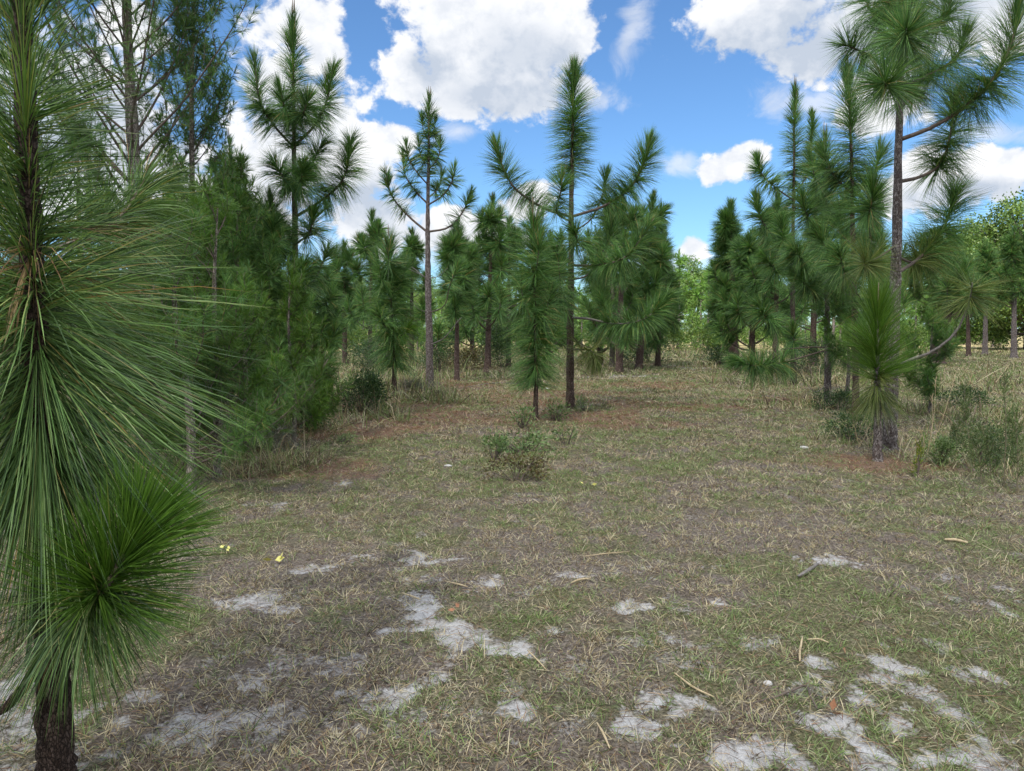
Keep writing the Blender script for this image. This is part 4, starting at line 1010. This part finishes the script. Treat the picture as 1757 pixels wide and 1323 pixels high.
shrub('green bush low behind the slim grey-trunked pine', (755, 640), 1.0, 1.3, .8, 547, 'dark_leaf', 3000, .08)
shrub('wide dark bush low behind the rounded young pine', (640, 640), 1.1, 1.1, .8, 548, 'dark_leaf', 3000, .08)
def fennel(label, base, top, seed, n=700, lean=.1, spread=.22, mat='fennel'):
    rng = np.random.default_rng(seed)
    p0 = gpt(*base); H = at(top[0], top[1], p0[1])[2] - p0[2]
    dx = at(top[0], top[1], p0[1])[0] - p0[0]
    root = thing('weed', label, 'weed', p0)
    P = np.array([(0, 0, 0), (dx * .35, .02, H * .5), (dx, lean, H)])
    Q = catmull(P, 20)
    g = Geo(); tube(g, Q, np.linspace(.008, .003, 20), 5); g.build('stem', M['stem'], root, True)
    g = Geo()
    for i in range(26):
        u = .15 + .83 * i / 25
        p = Q[int(u * 19)]; a = rng.random() * 2 * PI
        ln = spread * (1.15 - u) * (.6 + .7 * rng.random()) + .05
        d = unit(np.array((math.cos(a), math.sin(a), 1.3)))
        T = np.array([p, p + d * ln * .5, p + unit(d + np.array((0, 0, .5))) * ln])
        tube(g, T, [.003, .002, .0015], 4)
        needles(g, T, n // 26, .07, rng, u0=.15, w=.0040, th_tip=25, th_base=65, droop=.2)
    g.build('leaves', M[mat], root)
for k, (bx, by, tx, ty, lab) in enumerate([
        (1722, 840, 1735, 640, 'tallest feathery weed stem at the right edge, leaning right'), (1700, 825, 1695, 735, 'short feathery weed in front of the right edge weeds'), (1665, 815, 1660, 690, 'feathery green weed left in the right-hand clump'),
        (1745, 850, 1752, 700, 'feathery weed cut by the right border of the picture'), (1685, 835, 1672, 745, 'low feathery weed bending left beside the green round shrub'), (1738, 800, 1742, 720, 'thin feathery weed behind the tallest weed stem'),
        (1640, 790, 1648, 735, 'small feathery weed nearest the big bare trunk'), (1650, 760, 1664, 660, 'feathery weed standing in dry grass behind the right clump')]):
    fennel(lab, (bx, by), (tx, ty), 600 + k)
def stalks(label, base, tips, seed, r=.0032, mat='straw', name='dry_stalk', cat='dry stalk'):
    p0 = gpt(*base); root = Geo()
    for tx, ty, dy in tips:
        e = at(tx, ty, p0[1] + dy) - p0
        tube(root, catmull([(0, 0, 0), e * .5 + np.array((.03, 0, .03)), e], 10), np.linspace(r, r * .5, 10), 5)
        rg = np.random.default_rng(seed); needles(root, np.array([e * .55, e * .8, e]), 16, .10, rg, u0=.1, w=.0035, th_tip=15, th_base=40, droop=.5)
    o = root.build(name, M[mat], None, False, loc=p0); tag(o, label, cat)
stalks('bent straw-coloured grass stalks rising right of the small pine', (1588, 800), [(1606, 650, .1), (1600, 680, 0), (1640, 640, .2)], 701)
stalks('pale dry stalk leaning right in the sunlit-looking grass at right', (1705, 660), [(1732, 625, .2)], 702, .012)
stalks('thin dry stalk leaning right in front of the big bare trunk', (1472, 770), [(1492, 728, .1)], 703, .004)
stalks('thin pale stalk leaning over the litter behind the middle pine foot', (988, 760), [(1008, 700, .1)], 704, .004)

# ------------------------------------------------------------------ the sunlit edge of the wood beyond
def far_pine(seed, Hm, spread, mat, rows=6, n=150):
    rng = np.random.default_rng(seed)
    root = thing('pine_tree', '', 'tree', (0, 0, 0)); 
    g = Geo(); P = np.array([(0, 0, 0), (.05, 0, Hm * .5), (0, .05, Hm)])
    tube(g, catmull(P, 14), np.linspace(.11, .02, 14), 8)
    g2 = Geo(); needles(g2, P, n * 3, .5, rng, u0=.72, w=.030, th_tip=12, th_base=90, droop=.3)
    for k in range(rows):
        f = .07 + .77 * k / (rows - 1)
        for j in range(rng.integers(4, 6)):
            ax = auto_axis((0, 0, Hm * f), rng.random() * 2 * PI, spread * (1.1 - .75 * f) * (.7 + .6 * rng.random()), 15 + 20 * f, 70, rng=rng, wob=.1)
            tube(g, catmull(ax, 8), np.linspace(.025, .01, 8), 4)
            needles(g2, ax, n, .45, rng, u0=.25, w=.026, th_tip=20, th_base=90, droop=.4)
    g.build('trunk', M['bark'], root, True); g2.build('crown', M[mat], root)
    return root
def broadleaf(seed, Hm, cr, mat, n=17000, leaf=.17, flat=.8, trunk=.22, lo=.30, nclump=44):
    rng = np.random.default_rng(seed)
    root = thing('broadleaf_tree', '', 'tree', (0, 0, 0))
    g = Geo(); tube(g, catmull([(0, 0, 0), (.1, 0, Hm * .35), (0, .1, Hm * .7)], 12), np.linspace(trunk, trunk * .35, 12), 8, .1, rng)
    cen = []
    for i in range(nclump):
        d = unit(rng.normal(size=3)); rr = rng.random() ** .4
        c = np.array((0, 0, Hm * (lo + 1) / 2)) + d * np.array((cr, cr, Hm * (1 - lo) / 2)) * rr * .9
        cen.append(c)
        b = np.array((0, 0, min(Hm * .65, c[2] * .7)))
        tube(g, catmull([b, (b + c) / 2 + (0, 0, -.05 * cr), c], 7), np.linspace(trunk * .3, .02, 7), 5)
    g.build('trunk', M['bark'], root, True)
    cen = np.array(cen); sz = cr * (.16 + .14 * rng.random(len(cen)))
    idx = rng.integers(0, len(cen), n)
    P = cen[idx] + unit(rng.normal(size=(n, 3))) * (sz[idx] * rng.random(n) ** .4)[:, None] * np.array((1.2, 1.2, flat))
    g = Geo(); leaves(g, P, rng.normal(size=(n, 3)) + np.array((0, 0, -.3)), leaf * (.6 + .8 * rng.random(n)), leaf * .6, rng)
    g.build('crown', M[mat], root)
    return root
def place(proto, used, x, y, s, rz, label, group=None, sz=None):
    o = proto if id(proto) not in used else copy_tree(proto)
    used.add(id(proto))
    o.location = (x, y, gz(x, y) - .03); o.rotation_euler = (0, 0, rz); o.scale = (s, s, sz or s)
    o['label'] = label
    if group: o['group'] = group
    elif 'group' in o: del o['group']
    return o
used = set()
protos = [far_pine(801, 6.2, 1.7, 'far_pine'), far_pine(802, 5.0, 1.6, 'far_pine'), far_pine(803, 7.0, 1.6, 'far_pine'), far_pine(804, 3.2, 1.3, 'far_pine', 6)]
rnd = random.Random(12)
for kx in range(110):
    y = 53 + 26 * rnd.random() ** 1.3
    x = (-0.64 + 1.30 * ((kx * 37 % 110) + rnd.random()) / 110) * y * 1.05
    if abs(x - 13.2) < 1.8 and y < 60: y += 12
    place(protos[kx % 4], used, x, y, .7 + .55 * rnd.random(), rnd.random() * 6.28, 'small sunlit young pine in the bright tree line beyond the shaded clearing', 'sunlit pines at the far edge of the clearing')
bl = [broadleaf(811, 9.5, 3.6, 'broad'), broadleaf(812, 8.0, 3.2, 'broad', 15000), broadleaf(813, 11, 4.2, 'broad', 20000)]
for kx in range(34):
    y = 84 + 26 * rnd.random()
    x = (-0.70 + 1.40 * (kx + rnd.random()) / 34) * y * 1.05
    place(bl[kx % 3], used, x, y, .75 + .4 * rnd.random(), rnd.random() * 6.28, 'pale broadleaf tree in the wood behind the far young pines', 'broadleaf trees of the far wood')
ok = broadleaf(821, 12.5, 7.0, 'oak', 70000, .22, .8, .5, .06, 120)
x = at(1757, 560, 56)[0]
place(ok, used, x + .6, 56, 1.0, .4, 'large round yellow-green oak at the right edge, far behind the pines')
ok2 = place(bl[0], used, at(1190, 560, 70)[0], 70, 1.0, 1.3, 'pale round-topped tree closing the end of the grassy lane')
sh1 = [(1155, 604, 'light green sunlit bush at the end of the lane'), (600, 606, 'yellow-green sunlit bush behind the bristly pine at left'), (860, 604, 'sunlit bush behind the spiky-topped pine'), (1560, 604, 'sunlit bush behind the big bare trunk'), (1480, 603, 'sunlit bush in the gap left of the big bare trunk'), (1205, 602, 'small sunlit bush beside the far lane end')]
for k, (px, py, lab) in enumerate(sh1):
    shrub(lab, (px, py), 1.7, 1.8, 1.2, 530 + k, 'oak', 2400, .16, clumps=20)

# ------------------------------------------------------------------ small things lying in the grass
def lying(name, label, cat, pts, r, mat, flat=1.0, ends=True, group=None):
    P = np.array([gpt(a, b) + np.array((0, 0, .018 + (c[0] if c else 0))) for a, b, *c in pts])
    o0 = P.mean(0); g = Geo()
    Q = catmull(P, 10); k = np.sin(np.linspace(.25, PI - .25, 10)) ** .5 if ends else np.linspace(1, .6, 10)
    tube(g, Q - o0, r * k, 6, .25, np.random.default_rng(len(label)))
    o = g.build(name, M[mat], None, True, loc=o0); tag(o, label, cat, group); return o
lying('stick', 'grey weathered stick with a knobby end lying in the right foreground', 'stick', [(1368, 994), (1385, 985), (1404, 970)], .013, 'greybranch')
lying('stick', 'pale curved piece of wood on the grass at far right', 'stick', [(1620, 932), (1640, 933), (1660, 938)], .013, 'straw')
lying('stick', 'thin dark twig lying across the right sand patch edge', 'stick', [(1285, 1210), (1345, 1195), (1382, 1180), (1390, 1200), (1402, 1225)], .005, 'twig')
lying('straw', 'long bent straw at the lower right of the middle sand', 'straw', [(1157, 1162), (1190, 1185), (1225, 1200)], .005, 'straw')
lying('straw', 'upright curved straw stub near the right sand patch', 'straw', [(1372, 1140), (1373, 1120), (1377, 1098)], .006, 'straw')
lying('straw', 'pinkish straw lying flat above the right sand patch', 'straw', [(1385, 1103), (1405, 1102), (1422, 1106)], .005, 'straw')
lying('straw', 'tan straw on the left sand patch', 'straw', [(690, 1018), (705, 1023), (720, 1029)], .006, 'straw')
lying('straw', 'tan straw above the left sand patch', 'straw', [(765, 998), (785, 1003), (802, 1008)], .006, 'straw')
lying('straw', 'short pale straw right of the middle in the grass', 'straw', [(980, 1004), (995, 999), (1013, 996)], .007, 'straw')
lying('straw', 'long thin straw lying level in the middle grass', 'straw', [(1000, 957), (1040, 952), (1080, 949)], .004, 'straw')
lying('straw', 'thin straw slanting down by the middle sand', 'straw', [(905, 1125), (922, 1142), (938, 1158)], .004, 'straw')
lying('straw', 'straw slanting down near the bottom middle', 'straw', [(1024, 1248), (1035, 1270), (1046, 1292)], .005, 'straw')
lying('stick', 'pale fallen branch lying across the litter behind the short bottlebrush pine', 'stick', [(800, 665), (850, 657), (905, 659)], .014, 'greybranch')
def stone(label, px, py, r, seed, mat='stone', name='stone', cat='stone', fl=.5):
    p = gpt(px, py); rng = np.random.default_rng(seed); v, f = ico(2)
    v = v * (1 + .35 * (rng.random((len(v), 1)) - .5)) * np.array((r * 1.3, r, r * fl))
    o = link(name, mesh_from(name, v, None, f, M[mat], False), None, p + np.array((0, 0, r * .25))); tag(o, label, cat)
stone('pale flat stone in the grass left of the brown matted bush', 769, 799, .035, 1)
stone('small white stone right in the grass before the big pine', 1379, 772, .045, 2)
stone('pale lump of dry fungus among the right foreground grass', 1318, 1173, .016, 3, fl=.8)
stone('pale stone on the ground behind the tall middle pine', 938, 667, .07, 4)
def leafthing(label, px, py, s, seed, mat, n=3):
    p = gpt(px, py); rng = np.random.default_rng(seed); g = Geo()
    P = rng.normal(size=(n, 3)) * np.array((s * .4, s * .4, .004)); D = unit(rng.normal(size=(n, 3)) * np.array((1, 1, .4)) + np.array((0, 0, .3)))
    leaves(g, P, D, np.full(n, s), np.full(n, s * .6), rng)
    o = g.build('fallen_leaf', M[mat], None, False, loc=p + np.array((0, 0, .03))); tag(o, label, 'leaf')
leafthing('yellow fallen leaves beside the close pine branch', 474, 962, .07, 1, 'yellowleaf')
leafthing('yellow fallen leaf half under the close pine needles', 392, 945, .06, 2, 'yellowleaf', 2)
leafthing('small yellow leaf in the grass right of the brown matted bush', 1008, 833, .05, 3, 'yellowleaf')
leafthing('rust-red dead leaf on the right sand patch', 1432, 1235, .05, 4, 'redleaf')
leafthing('curled red-brown leaf on the left sand patch', 785, 1055, .045, 5, 'redleaf')
leafthing('orange-brown leaf in the right foreground grass', 1448, 1130, .05, 6, 'redleaf', 2)
bush = shrub('bush', (600, 606), 1.9, 1.9, 1.5, 560, 'broad', 2600, .17, clumps=22)
for kx in range(46):
    y = 56 + 22 * rnd.random()
    x = (-0.64 + 1.30 * ((kx * 17 % 46) + rnd.random()) / 46) * y * 1.05
    place(bush, used, x, y, .7 + .8 * rnd.random(), rnd.random() * 6.28, 'sunlit low bush among the far young pines', 'bushes at the far edge of the clearing')
